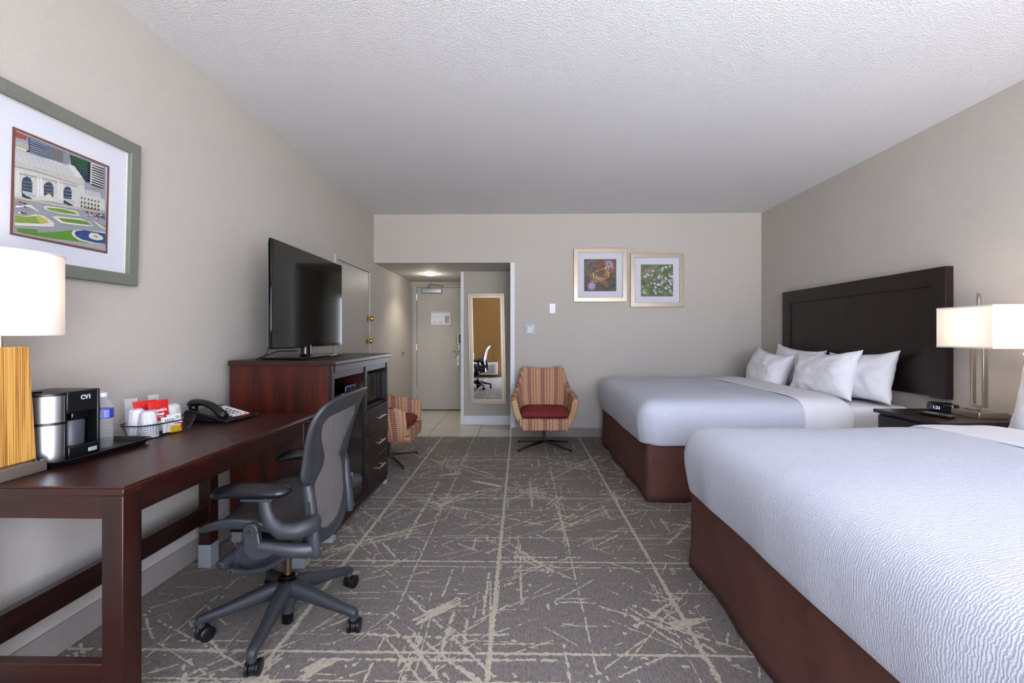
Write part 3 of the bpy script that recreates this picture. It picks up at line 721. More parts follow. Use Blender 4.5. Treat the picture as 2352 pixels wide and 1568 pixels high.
for x, y in ((CX1-.055, CY0), (CX1-.055, CY1-.055), (CX0+.01, CY0), (CX0+.01, CY1-.055)):
    MB().box(x, x+.055, y, y+.055, 0, .062).build('metal_foot', M_ALUM, t, bevel=.002)
# devices in the bays
t = thing('cable_box', 'flat black set-top box on left shelf of the cabinet', 'set-top box', (-1.25, 2.86, .803))
MB().box(-1.36, -1.135, 2.74, 2.96, .803, .850).build('body', M_BLACKG, t, bevel=.004)
MB().box(-1.135, -1.133, 2.76, 2.94, .815, .838).build('display', P('blue_black_glass', '0c1430', .1), t)
MB().cyl((-1.134, 2.945, .828), (-1.128, 2.945, .828), .006, n=14).build('knob', M_ALU, t)
t = thing('hospitality_receiver', 'small glossy black box behind the set-top box on left shelf', 'receiver', (-1.22, 3.08, .803))
MB().box(-1.30, -1.16, 3.02, 3.20, .803, .888).build('body', M_BLACKG, t, bevel=.006)
MB().box(-1.16, -1.158, 3.03, 3.19, .872, .884).build('trim_strip', P('blue_trim', '5866a8', .2, .4), t)
t = thing('microwave', 'black microwave oven inside the right bay above drawers', 'microwave', (-1.35, 3.5, .698))
MB().box(-1.62, -1.17, 3.275, 3.745, .700, .930).build('body', M_BLACK, t, bevel=.006)
MB().box(-1.17, -1.158, 3.335, 3.74, .712, .922).build('door', M_BLACKG, t, bevel=.004)
cp = MB().box(-1.17, -1.156, 3.282, 3.330, .712, .922).build('control_panel', P('grey_control_panel', '2a2d33', .3), t, bevel=.003)
kb = MB()
for i in range(6):
    for j in range(2): kb.box(-1.156, -1.1545, 3.288+j*.02, 3.303+j*.02, .725+i*.022, .738+i*.022)
kb.build('keypad', P('key_grey', '9aa0ae', .4), cp)

# ------------------------------------------------------------------ television
t = thing('television', 'large black flat-screen television on top of the cabinet', 'television', (-1.45, 3.1, CZ))
TX = -1.432
MB().box(TX-.020, TX, 2.600, 3.640, 1.143, 1.787).build('casing', M_BLACKG, t, bevel=.006)
MB().box(TX-.065, TX-.018, 2.80, 3.44, 1.20, 1.62).build('rear_housing', M_BLACK, t, bevel=.02)
MB().box(TX, TX+.0015, 2.618, 3.622, 1.168, 1.771).build('screen', M_SCREEN, t)
MB().box(TX-.03, TX+.004, 3.08, 3.17, 1.135, 1.146).build('sensor', M_BLACK, t, bevel=.002)
MB().box(TX-.0215, TX-.0195, 2.6, 2.604, 1.16, 1.77).build('side_trim', M_ALU, t)
MB().lathe([(.045, 0), (.032, .012), (.030, .07)], (-1.45, 3.06, CZ+.012), 24, sy=1.25).build('neck', M_BLACKG, t)
MB().box(-1.58, -1.32, 2.74, 3.38, CZ, CZ+.013).build('stand_base', M_BLACKG, t, bevel=.006, seg=3)
tag(MB().tube([(-1.48, 2.66, 1.17), (-1.49, 2.655, 1.12), (-1.52, 2.655, 1.085), (-1.55, 2.72, 1.0805)], .0035, 8).tube([(-1.46, 2.95, 1.12), (-1.50, 2.80, 1.125), (-1.54, 2.70, 1.095), (-1.56, 2.66, 1.0805)], .0035, 8).build('power_cable', M_RUB, None, loc=(-1.5, 2.7, CZ)), 'thin black cables trailing from the television onto the cabinet top', 'cable')

# ------------------------------------------------------------------ desk lamp
LX, LY = -1.585, 1.36
t = thing('table_lamp', 'desk lamp with round white drum shade and zebra wood slab post', 'lamp', (LX, LY, DZ))
MB().box(LX-.095, LX+.072, 1.288, 1.432, DZ, DZ+.036).build('lamp_base', P('taupe_metal_base', '6f6459', .45, .3), t, bevel=.003)
sl = MB()
sl.add([(LX-.045, 1.300, DZ+.037), (LX+.042, 1.300, DZ+.037), (LX+.042, 1.426, DZ+.037), (LX-.045, 1.426, DZ+.037), (LX-.040, 1.312, 1.185), (LX+.040, 1.312, 1.185), (LX+.040, 1.406, 1.185), (LX-.040, 1.406, 1.185)],
       [(0, 3, 2, 1), (4, 5, 6, 7), (0, 1, 5, 4), (2, 3, 7, 6), (0, 4, 7, 3), (1, 2, 6, 5)])
sl.build('lamp_post', M_ZEBRA, t, bevel=.002)
MB().cyl((LX, LY, 1.18), (LX, LY, 1.27), .009).build('lamp_stem', M_NICK, t)
MB().cyl((LX+.056, 1.412, DZ+.036), (LX+.056, 1.412, DZ+.041), .009).build('switch', M_BLACK, t)
def oval(cx, cy, a, b, z0, z1, n=72, th=.002):
    m_ = MB()
    for k in (0, 1):
        a_, b_ = a-th*k, b-th*k
        m_.grid(lambda s_, u_: (cx+a_*math.cos(2*PI*s_), cy+b_*math.sin(2*PI*s_), z0+(z1-z0)*u_), n, 2, 0, True)
    return m_
oval(LX, LY, .142, .142, 1.222, 1.472).build('lamp_shade', M_SHADE, t)
M_TRIMW = P('shade_trim_white', 'd8d6da', .6)
for z in (1.222, 1.472): MB().tube([(LX+.142*math.cos(2*PI*i/60), LY+.142*math.sin(2*PI*i/60), z) for i in range(60)], .0022, 6, closed=True).build('shade_trim', M_TRIMW, t)
MB().lathe([(.001, 0), (.02, .01), (.03, .04), (.02, .075), (.001, .09)], (LX, LY, 1.27), 16).build('bulb', M_BULB, t)

# ------------------------------------------------------------------ coffee things
TZ = DZ
t = thing('serving_tray', 'black plastic tray under the coffee maker and water bottle', 'tray', (-1.58, 1.62, TZ))
def rrect(x0, x1, y0, y1, r, n=6):
    pts = []
    for cx, cy, a0 in ((x1-r, y1-r, 0), (x0+r, y1-r, 90), (x0+r, y0+r, 180), (x1-r, y0+r, 270)):
        for i in range(n+1):
            a = R(a0+90*i/n); pts.append((cx+r*math.cos(a), cy+r*math.sin(a)))
    return pts
def trayring(d, z): return [(p[0], p[1], z) for p in rrect(-1.672+d, -1.476-d, 1.432+d, 1.822-d, .035)]
rings = [trayring(.016, TZ+.0005), trayring(.014, TZ+.004), trayring(.002, TZ+.020), trayring(0, TZ+.022), trayring(.003, TZ+.0235), trayring(.006, TZ+.022), trayring(.020, TZ+.006)]
vs = [p for r_ in rings for p in r_]; n = len(rings[0])
fs = [(i*n+j, i*n+(j+1) % n, (i+1)*n+(j+1) % n, (i+1)*n+j) for i in range(6) for j in range(n)]+[tuple(range(n))[::-1], tuple(6*n+j for j in range(n))]
MB().add(vs, fs).build('tray_body', M_BLACK, t)
t = thing('coffee_maker', 'black and stainless single-serve coffee maker on black tray', 'coffee maker', (-1.62, 1.55, TZ+.006))
FX = -1.530; z0 = TZ+.006; zt = 1.030
# body with niche: side walls, back, top block, foot
bd = MB()
bd.box(FX-.17, FX-.075, 1.495, 1.634, z0, zt)
bd.box(FX-.08, FX, 1.495, 1.512, z0, zt)
bd.box(FX-.08, FX, 1.623, 1.634, z0, zt)
bd.box(FX-.08, FX, 1.512, 1.623, .955, zt)
bd.box(FX-.08, FX+.006, 1.512, 1.623, z0, .842)
bd.build('housing', M_BLACK, t, bevel=.004)
MB().box(FX-.06, FX-.008, 1.537, 1.600, .928, .958).build('brew_spout', M_BLACKG, t, bevel=.006)
MB().lathe([(.038, 0), (.040, .08), (.036, .086), (.018, .090), (.016, .10)], (FX-.042, 1.562, .843), 28).build('cup_niche', P('dark_grey_plastic', '3a3f48', .4), t)
tk = MB()
tk.grid(lambda s_, u_: (FX-.085+.087*math.sin(PI*(s_-.5)), 1.502-.062*math.cos(PI*(s_-.5)), z0+.002+(zt-.012-z0)*u_), 30, 2)
tk.add([(FX-.172, 1.50, z0+.002), (FX+.002, 1.50, z0+.002), (FX+.002, 1.50, zt-.01), (FX-.172, 1.50, zt-.01)], [(0, 1, 2, 3)])
tk.build('steel_tank', P('brushed_stainless', 'b8b8bc', .30, 1, vs=30), t, angle=60)
def half(r0, r1, z0_, z1_):
    m_ = MB(); pts = [(FX-.085+r0*math.sin(PI*(i/24-.5)), 1.505-r1*math.cos(PI*(i/24-.5))) for i in range(25)]
    m_.prism(pts, lambda u, v, e: (u, v, e), z0_, z1_); return m_
half(.0905, .069, .924, .933).build('black_band', M_BLACK, t)
half(.0905, .069, zt-.010, zt).build('tank_lid', M_BLACK, t, bevel=.002)
MB().box(FX-.10, FX-.07, 1.46, 1.50, zt-.001, zt+.006).build('lid_catch', M_BLACKG, t, bevel=.003)
pn = MB().box(FX+.006, FX+.008, 1.580, 1.612, .812, .826).build('button_panel', P('silver_button', 'c8ccd2', .3, .3), t, bevel=.003)
text('lettering', 'CV1', .021, basis((FX+.0007, 1.578, 1.005), (0, 1, .0), (0, .12, 1)), P('silver_letter', 'd0d2d6', .4), t, bold=.0008)
t = thing('water_bottle', 'clear plastic water bottle with blue label on black tray', 'bottle', (-1.585, 1.70, TZ+.006))
pr = [(.001, 0), (.024, 0), (.030, .004), (.032, .012)]
for i in range(5): pr += [(.0325, .018+i*.014), (.0295, .023+i*.014), (.0325, .029+i*.014)]
pr += [(.029, .092), (.032, .105), (.033, .112), (.033, .150), (.032, .158), (.025, .176), (.0145, .190), (.0135, .194)]
MB().lathe(pr, (-1.585, 1.70, TZ+.0065), 32).build('bottle_body', M_PET, t)
wp = [(r_*.93, z) for r_, z in pr[:-3]]+[(.024, .170), (.001, .170)]
lb = MB(); lb.grid(lambda s_, u_: (-1.585+.0335*math.cos(2*PI*s_), 1.70+.0335*math.sin(2*PI*s_), TZ+.0065+.112+.036*u_), 40, 2, 0, True)
L_ = lb.build('label', M_BLUE, t)
wl = MB()
for k in range(7):
    for a0, a1 in ((-1.5, -.85), (-.7, -.2)):
        wl.grid(lambda s_, u_: (-1.585+.0337*math.cos(a0+(a1-a0)*s_), 1.70+.0337*math.sin(a0+(a1-a0)*s_), TZ+.0065+.1175+.0042*k+.0012*u_), 10, 2)
wl.build('label_print', M_PAPER, L_)
MB().lathe([(.0145, 0), (.0155, .001), (.0155, .013), (.014, .015), (.001, .015)], (-1.585, 1.70, TZ+.199), 24).build('cap', P('clear_white_cap', 'e8eaf0', .3), t)

# wire basket and what it holds
BX, BY, BA = -1.582, 1.975, R(-10)
t = thing('wire_basket', 'oval black wire mesh basket holding cups and sachets on desk', 'basket', (BX, BY, TZ))
def bpt(s_, k, z):
    a = 2*PI*s_; c_, s2 = math.cos(a), math.sin(a)
    e = .62
    x = (.062+.018*k)*math.copysign(abs(c_)**e, c_); y = (.118+.022*k)*math.copysign(abs(s2)**e, s2)
    return (BX+x*math.cos(BA)-y*math.sin(BA), BY+x*math.sin(BA)+y*math.cos(BA), z)
MB().tube([bpt(i/48, 1, TZ+.058) for i in range(48)], .003, 8, closed=True).build('rim', M_BLACK, t)
wm = MB()
for k in range(1, 6): wm.tube([bpt(i/48, k/6, TZ+.002+.056*k/6) for i in range(48)], .0006, 4, closed=True)
for i in range(56):
    wm.tube([bpt(i/56, k/4, TZ+.002+.056*k/4) for k in range(5)], .0006, 4, cap=False)
wm.tube([bpt(i/48, 0, TZ+.0025) for i in range(48)], .0012, 5, closed=True)
for i in range(-5, 6): 
    wm.tube([(BX+.058*math.cos(BA)-i*.02*math.sin(BA), BY+.058*math.sin(BA)+i*.02*math.cos(BA), TZ+.0025), (BX-.058*math.cos(BA)-i*.02*math.sin(BA), BY-.058*math.sin(BA)+i*.02*math.cos(BA), TZ+.0025)], .0006, 4)
wm.build('wire_mesh', M_BLACK, t)
def cup(lab, x, y, r0, r1, h, film, mt, gl=None):
    t = thing('paper_cup', lab, 'cup', (x, y, TZ+.004), group=gl)
    MB().lathe([(r1, 0), (r1, .002), (r0, h-.004), (r0-.002, h), (r0*.85, h-.003), (.001, h-.003)], (x, y, TZ+.004), 28).tube([(x+r1*math.cos(2*PI*i/28), y+r1*math.sin(2*PI*i/28), TZ+.007) for i in range(28)], .0018, 6, closed=True).build('cup_body', mt, t)
    m_ = MB(); rn = random.Random(int(x*1000))
    ph = [rn.random()*6 for _ in range(6)]
    def ff_(s_, u_):
        k = 1.06+.05*math.sin(2*PI*s_*7+ph[0]+u_*4)*(.4+u_)+.03*math.sin(2*PI*s_*13+ph[1]-u_*7)
        r_ = (r1*(1-u_)+r0*u_)*k
        if u_ > .9: r_ *= 1-(u_-.9)*4
        return (x+r_*math.cos(2*PI*s_), y+r_*math.sin(2*PI*s_), TZ+.004+(h+.006)*u_)
    m_.grid(ff_, 60, 12, 0, True).build('plastic_wrapper', film, t)
    return t
cup('plastic-wrapped white cup upside down at near end of wire basket', -1.572, 1.898, .026, .036, .105, M_FILM, M_PAPER)
cup('plastic-wrapped white cup upside down at the far end of wire basket', -1.592, 2.055, .029, .037, .110, M_FILM, P('patterned_cup', 'c8c2bc', .5))
cup('plastic-wrapped white cup standing behind the near cup in basket', -1.628, 1.905, .026, .034, .112, M_FILM, M_PAPER)
def packet(name, lab, cat, c, w_, h, th, yaw, lean, mats, bands, grp=None, txt=()):
    """soft sachet; local x width, z height, faces local -y"""
    t = thing(name, lab, cat, c, rot=(lean, 0, yaw), group=grp)
    def P_(s_, u_, side):
        a = max(0, 1-(2*s_-1)**4)*max(0, 1-(2*u_-1)**4)
        return ((s_-.5)*w_*(1-.06*math.sin(PI*u_)), side*(th/2*a+.0005)+.0012*math.sin(9*s_+7*u_), u_*h)
    m_ = MB(); nn = 13
    vs = []; fs = []; mi = []
    for side in (-1, 1):
        b = len(vs)
        for i in range(nn):
            for j in range(nn): vs.append(P_(i/(nn-1), j/(nn-1), side))
        for i in range(nn-1):
            for j in range(nn-1):
                u_ = (j+.5)/(nn-1)
                k = next((q for q, (lo, hi) in enumerate(bands) if lo <= u_ <= hi), 0)
                fs.append((b+i*nn+j, b+(i+1)*nn+j, b+(i+1)*nn+j+1, b+i*nn+j+1)); mi.append(k)
    m_.v = vs; m_.f = fs; m_.m = mi
    m_.build('packet_body', mats, t, local=True)
    Mt = Matrix.LocRotScale(t.location, t.rotation_euler, None)
    for s_, z, size, mt, bo in txt:
        text('lettering', s_, size, Mt @ basis((0, -th/2-.0016, z), (1, 0, 0), (0, 0, 1)), mt, t, bold=bo)
    return t
YW = R(72)   # packets face the room and camera
packet('coffee_packet', 'red and white coffee packet with white lettering, front in wire basket', 'packet', (-1.578, 1.972, TZ+.012), .088, .135, .016, YW, R(-8), [M_REDINK, M_PAPER], [(.36, 1), (0, .36)], txt=(("Seattle's", .092, .0165, M_PAPER, .0006), ('Best', .075, .0165, M_PAPER, .0008), ('COFFEE', .062, .007, M_PAPER, .0001)), grp=None)
packet('coffee_packet', 'red coffee packet behind the front one with no lettering showing', 'packet', (-1.625, 1.955, TZ+.012), .095, .135, .014, YW, R(-6), [M_REDINK, M_PAPER], [(.3, 1), (0, .3)])
packet('tea_packet', 'white tea packet lettered TAZO at front of the wire basket', 'packet', (-1.532, 1.966, TZ+.010), .062, .066, .004, YW, R(-10), [M_PAPER], [(0, 1)], txt=(('TAZO', .050, .015, M_INK, .0),))
packet('tea_packet', 'white tea packet lettered TAZO half hidden behind the front one', 'packet', (-1.547, 2.018, TZ+.010), .062, .070, .004, YW, R(-10), [M_PAPER], [(0, 1)], txt=(('TAZO', .054, .015, M_INK, .0),))
packet('sweetener_packet', 'yellow sweetener packet low in the wire basket', 'packet', (-1.522, 1.988, TZ+.006), .050, .034, .004, YW, R(-6), [M_YEL, M_PAPER], [(0, .8), (.8, 1)])
packet('sweetener_packet', 'red sweetener packet low in the wire basket beside the yellow one', 'packet', (-1.532, 2.030, TZ+.006), .022, .045, .004, YW, R(-6), [M_REDINK, M_PAPER], [(.1, .75), (.75, 1)])
packet('creamer_packet', 'clear wrapped white cutlery sachet standing behind the red packets', 'packet', (-1.632, 2.008, TZ+.012), .045, .155, .006, YW, R(-4), [M_FILM, M_PAPER], [(.62, 1), (0, .62)])
packet('creamer_packet', 'clear film wrapper standing at near back of the wire basket', 'packet', (-1.655, 1.915, TZ+.012), .050, .150, .004, YW, R(-4), [M_FILM], [(0, 1)])

# ------------------------------------------------------------------ telephone (local: front faces +x)
t = thing('telephone', 'black desk telephone with white keypad panel and red strip', 'telephone', (-1.545, 2.315, TZ), rz=R(-8))
b_ = MB()
prof = [(-.115, .004), (-.115, .045), (-.105, .060), (-.075, .062), (.125, .014), (.130, .006), (.10, .003), (-.06, .010)]
b_.prism(prof, lambda u, v, e: (u, e, v), -.10, .10)
b_.build('phone_body', M_BLACK, t, bevel=.005, seg=3, local=True)
MB().box(-.115, -.07, -.09, .09, .0, .012).build('foot', M_BLACK, t, local=True)
for y in (-.085, .085): MB().cyl((.10, y, 0), (.10, y, .006), .006, n=10).build('foot', M_BLACK, t, local=True)
sl_ = -.048/.20
def top(u, v, e=0): return (u, v, .062+sl_*(u+.075)+e)
kp = MB(); kp.add([top(-.045, -.022, .0015), top(.098, -.022, .0015), top(.098, .092, .0015), top(-.045, .092, .0015), top(-.045, -.022, 0), top(.098, -.022, 0), top(.098, .092, 0), top(-.045, .092, 0)], [(0, 1, 2, 3), (0, 4, 5, 1), (1, 5, 6, 2), (2, 6, 7, 3), (3, 7, 4, 0)])
kp = kp.build('keypad_panel', M_PAPER, t, local=True)
ky = MB()
for i in range(4):
    for j in range(3):
        c_ = Vector(top(.0+i*.021, -.012+j*.03, .002)); ky.lathe([(.0075, 0), (.007, .003), (.001, .0035)], c_, 12)
for j in range(4): ky.lathe([(.005, 0), (.001, .003)], Vector(top(.088, -.02+j*.03, .002)), 10)
for j in range(3): ky.lathe([(.006, 0), (.001, .003)], Vector(top(-.03, -.012+j*.03, .002)), 10)
ky.build('keys', M_BLACK, kp, local=True)
rs = MB(); rs.add([top(.101, .0, .0016), top(.116, .0, .0016), top(.116, .075, .0016), top(.101, .075, .0016)], [(0, 1, 2, 3)]); rs.build('red_strip', M_REDINK, t, local=True)
hs = MB(); pts = []
for i in range(15):
    s_ = i/14; pts.append((-.105+.20*s_, -.068, .088+.030*math.sin(PI*min(1, s_*1.05))-.058*s_))
hs.tube(pts, [.018, .024, .024, .022, .020, .0185, .018, .018, .018, .0185, .019, .020, .022, .023, .016], 14, sx=1.2, sy=.85)
hs.lathe([(.018, 0), (.022, .006), (.021, .03), (.012, .034)], (-.088, -.068, .062), 20); hs.lathe([(.018, 0), (.022, .006), (.021, .020), (.012, .024)], (.078, -.068, .030), 20)
hs.build('handset', M_BLACK, t, local=True)
cd = MB(); pts = []
for i in range(260):
    s_ = i/259; a = s_*2*PI*42
    if s_ < .35: c_ = Vector((.11+.03*s_/.35, -.06+.14*s_/.35, .02-.008*s_/.35))
    elif s_ < .6: q_ = (s_-.35)/.25; c_ = Vector((.14-.01*q_, .08+.04*math.sin(q_*PI/2), .012))
    else: q_ = (s_-.6)/.4; c_ = Vector((.13-.24*q_, .12, .010))
    pts.append((c_.x+.005*math.cos(a), c_.y+.002*math.sin(a), c_.z+.005*math.sin(a)))
cd.tube(pts, .0012, 5).build('coiled_cord', M_RUB, t, local=True)
cd2 = MB(); pts = []
for i in range(120):
    s_ = i/119; a = s_*2*PI*20; pts.append((-.10+.07*s_, -.112, .022-.008*math.sin(PI*s_)+.004*math.sin(a)))
cd2.tube(pts, .0011, 5).build('coiled_cord', M_RUB, t, local=True)
# ------------------------------------------------------------------ office chair (faces the desk, -x)
OX, OY = -.985, 1.915
t = thing('office_chair', 'graphite mesh-back swivel office chair on five casters at the desk', 'office chair', (OX, OY, 0))
OS, OT = -.055, R(2.5)
def O(dx, dy, z):
    dx += OS
    return (OX+dx*math.cos(OT)-dy*math.sin(OT), OY+dx*math.sin(OT)+dy*math.cos(OT), z)
MB().lathe([(.020, .048), (.026, .052), (.027, .075), (.034, .09), (.048, .115), (.046, .165), (.036, .188), (.001, .188)], (OX, OY, 0), 32).build('base_hub', M_GRAPH, t)
MB().lathe([(.020, .006), (.0235, .010), (.0235, .055), (.001, .055)], (OX, OY, 0), 24).build('cylinder_foot', M_BLACKG, t)
MB().lathe([(.037, .186), (.039, .19), (.038, .198), (.030, .202), (.029, .208), (.017, .212), (.001, .212)], (OX, OY, 0), 28).build('collar', M_BLACKG, t)
MB().cyl((OX, OY, .205), (OX, OY, .345), .0145, n=24).build('gas_cylinder', M_BRONZE, t)
for k, (ang, ca) in enumerate(((203.5, -28), (275.5, 8), (347.5, 4), (59.5, -22), (131.5, 20))):
    a = R(ang); d_ = Vector((math.cos(a), math.sin(a), 0)); s_ = Vector((-d_.y, d_.x, 0))
    st = [(.030, .155, .034, .070), (.07, .150, .030, .068), (.14, .132, .025, .056), (.22, .112, .021, .042), (.285, .098, .019, .036), (.315, .092, .018, .034), (.328, .086, .014, .026)]
    lm = MB(); vs = []; nn = 14
    for r_, zc, wd, ht in st:
        for j in range(nn):
            q = 2*PI*j/nn; cx_, sy_ = math.cos(q), math.sin(q)
            e = .7
            p = Vector((OX, OY, zc-.012*0))+d_*r_+s_*wd*math.copysign(abs(cx_)**e, cx_)+Vector((0, 0, ht*.5*math.copysign(abs(sy_)**e, sy_)))
            vs.append(p)
    fs = [(i*nn+j, i*nn+(j+1) % nn, (i+1)*nn+(j+1) % nn, (i+1)*nn+j) for i in range(len(st)-1) for j in range(nn)]+[tuple(range(nn))[::-1], tuple((len(st)-1)*nn+j for j in range(nn))]
    lm.add(vs, fs)
    e_ = Vector((OX, OY, 0))+d_*.312
    lm.cyl(e_+Vector((0, 0, .062)), e_+Vector((0, 0, .09)), .0165, n=16)
    leg = lm.build('leg', M_GRAPH, t, angle=60)
    cd_ = Vector((math.cos(R(ca)), math.sin(R(ca)), 0)); off = Vector((-cd_.y, cd_.x, 0))*.016
    cc = e_+off+Vector((0, 0, .029))
    cm = MB(); cm.cyl(e_+Vector((0, 0, .03)), e_+Vector((0, 0, .066)), .006, n=10)
    hp = [(cc+cd_*sg*.010) for sg in (-1, 1)]
    cm.cyl(hp[0], hp[1], .026, n=22); cas = cm.build('caster', M_RUB, leg, bevel=.002)
    for sg in (-1, 1):
        p0 = cc+cd_*sg*.0115; p1 = cc+cd_*sg*.0255
        MB().tube([p0, p0+(p1-p0)*.15, p0+(p1-p0)*.8, p1], [.026, .029, .029, .025], 26).build('wheel', M_RUB, leg, angle=50)
# tilt mechanism
mc = MB()
pf = [(-.15, .285), (-.12, .262), (-.01, .255), (.07, .300), (.10, .345), (.09, .385), (-.05, .395), (-.10, .375), (-.14, .33)]
mc.prism(pf, lambda u, v, e: O(u, e, v), -.085, .085)
mc.build('tilt_mechanism', M_GRAPHD, t, bevel=.014, seg=4)
for sg in (-1, 1): MB().cyl(O(-.155, sg*.125, .305), O(-.125, sg*.05, .33), .023, n=22).build('tension_tube', M_GRAPHD, t, bevel=.003)
lv = MB()
for sg in (-1, 1):
    lv.tube([O(-.095, sg*.13, .292), O(-.04, sg*.13, .286), O(.02, sg*.135, .298), O(.09, sg*.15, .335), O(.15, sg*.165, .385), O(.20, sg*.175, .425)], .0115, 12)
    lv.cyl(O(-.10, sg*.115, .292), O(-.10, sg*.145, .292), .015, n=18)
lv.cyl(O(-.10, -.12, .292), O(-.10, .12, .292), .009, n=12)
lv.build('tilt_link', M_GRAPHD, t, bevel=.0015)
for sg in (-1, 1): MB().cyl(O(-.10, sg*.1455, .292), O(-.10, sg*.15, .292), .006, n=12).build('bolt', M_BRONZE, t)

# seat
def seat_edge(s_):   # loop: angle -> outer point (dx, dy, z)
    a = 2*PI*s_; cx_, sy_ = math.cos(a), math.sin(a)
    e = .55
    x = -.012+.212*math.copysign(abs(cx_)**e, cx_)
    hw = .262-.035*max(0, (x-.02)/.18)-.012*max(0, (-x-.08)/.13)
    y = hw*math.copysign(abs(sy_)**e, sy_)
    k = abs(y)/.26
    zs = .548-2.2*(x+.02)**2 if x > -.02 else .548-1.9*(x+.02)**2
    z = zs-.028*(1-k**2)
    return x, y, z
sf = MB(); N = 96; vs = []
for i in range(N):
    x, y, z = seat_edge(i/N); k = abs(y)/.26
    iw = .030 if abs(x) < .17 else .026
    x2, y2 = x*(1-.11), y*(1-.10)
    drop = .040*(k**2)*max(0, 1-(x/.20)**2)**.7+.006
    for px_, py_, pz_ in ((x, y, z), (x*1.004, y*1.004, z-.006), (x*.985, y*.96, z-drop-.003), (x2*.97, y2*.98, z-drop*.8-.006), (x2, y2, z-.012), (x2, y2, z-.002), ((x+x2)/2, (y+y2)/2, z+.003)):
        vs.append(O(px_, py_, pz_))
m7 = 7
fs = [(i*m7+j, i*m7+(j+1) % m7, ((i+1) % N)*m7+(j+1) % m7, ((i+1) % N)*m7+j) for i in range(N) for j in range(m7)]
sf.add(vs, fs); sf.build('seat_frame', M_GRAPHD, t, sub=1, angle=180)
sm = MB(); uvs = []; vs = []
for i in range(N):
    for j in range(9):
        k = j/8; x, y, z = seat_edge(i/N); q = .90*(1-k)
        vs.append(O(x*q-.010*0, y*q, z*(1-k)+.520*k-.004-.012*math.sin(PI*k*.5))); uvs.append((x*q, y*q))
fs = [(i*9+j, ((i+1) % N)*9+j, ((i+1) % N)*9+j+1, i*9+j+1) for i in range(N) for j in range(8)]
sm.add(vs, fs, 0, uvs); sm.build('seat_mesh', M_MESHS, t, angle=180)
# pivot brackets joining seat and side arms
for sg in (-1, 1):
    ux = -.015 if sg < 0 else -.035
    bk = MB()
    bk.cyl(O(.045, sg*.245, .508), O(.045, sg*.275, .508), .027, n=26)
    bk.prism([(.019, .508), (.071, .508), (.078, .46), (.10, .437), (.12, .44), (.13, .425), (.10, .405), (.05, .398), (.02, .43)], lambda u, v, e: O(u, e, v), sg*.248, sg*.272)
    bk.build('pivot_bracket', M_GRAPHD, t, bevel=.004)
    MB().cyl(O(.045, sg*.276, .508), O(.045, sg*.281, .508), .016, n=22).build('pivot_washer', M_GRAPH, t, bevel=.001)
    MB().cyl(O(.045, sg*.281, .508), O(.045, sg*.287, .508), .007, n=12).build('bolt', M_BRONZE, t)
    sa = MB()
    sa.tube([O(.07, sg*.262, .447), O(.12, sg*.258, .438), O(.18, sg*.248, .424), O(.235, sg*.235, .416), O(.272+ux, sg*.222, .420)], [.019, .021, .024, .026, .024], 14, sx=.75, sy=1.1)
    sa.build('side_arm', M_GRAPHD, t, angle=60)
    up = MB()
    up.tube([O(.274+ux, sg*.222, .395), O(.272+ux, sg*.222, .43), O(.265+ux, sg*.222, .50), O(.257+ux, sg*.222, .57), O(.250+ux, sg*.226, .63), O(.247+ux, sg*.230, .66)], [.021, .026, .0245, .0235, .023, .016], 14, sx=.85, sy=1.0)
    u_ = up.build('upright', M_GRAPHD, t, angle=60)
    MB().tube([O(.272+ux, sg*.243, .47), O(.260+ux, sg*.244, .60)], .0035, 8).build('slot', M_BLACK, u_)
    MB().cyl(O(.264+ux, sg*.226, .642), O(.272+ux, sg*.226, .642), .007, n=12).build('bolt', M_BRONZE, u_)
    MB().cyl(O(.292+ux, sg*.222, .42), O(.298+ux, sg*.222, .42), .006, n=12).build('bolt', M_NICK, u_)
    # arm: J support and pad
    js = MB()
    js.tube([O(.275+ux, sg*.225, .525), O(.262, sg*.262, .522), O(.215, sg*.288, .512), O(.165, sg*.292, .515), O(.125, sg*.290, .545), O(.108, sg*.286, .590), O(.100, sg*.284, .632)], [.030, .032, .031, .031, .027, .023, .024], 18, sx=.8, sy=1.0)
    ar = js.build('arm_support', M_GRAPH, t, angle=70)
    pd = MB(); stn = 15; vs = []; nn = 18
    for i in range(stn):
        s_ = i/(stn-1); x = -.115+.31*s_
        wd = .050*(1-(2*s_-1)**6*.55)*(.86+.14*s_); th = .030*(1-abs(2*s_-1)**5*.5)
        if i in (0, stn-1): wd *= .45; th *= .45
        zc = .648-.020*max(0, (.35-s_)/.35)**1.6+.004*s_
        yc = sg*(.272-.030*(1-s_)**2)
        for j in range(nn):
            q = 2*PI*j/nn; vs.append(O(x, yc+wd*math.cos(q), zc+th*math.sin(q)*(1 if math.sin(q) > 0 else .7)))
    fs = [(i*nn+j, i*nn+(j+1) % nn, (i+1)*nn+(j+1) % nn, (i+1)*nn+j) for i in range(stn-1) for j in range(nn)]+[tuple(range(nn))[::-1], tuple((stn-1)*nn+j for j in range(nn))]
    pd.add(vs, fs); pd.build('arm_pad', M_PAD, ar, sub=1, angle=180)
    MB().box(OX-.02, OX+.095, OY+sg*.272-.03, OY+sg*.272+.03, .624, .634).build('pad_plate', M_GRAPH, ar, bevel=.003)

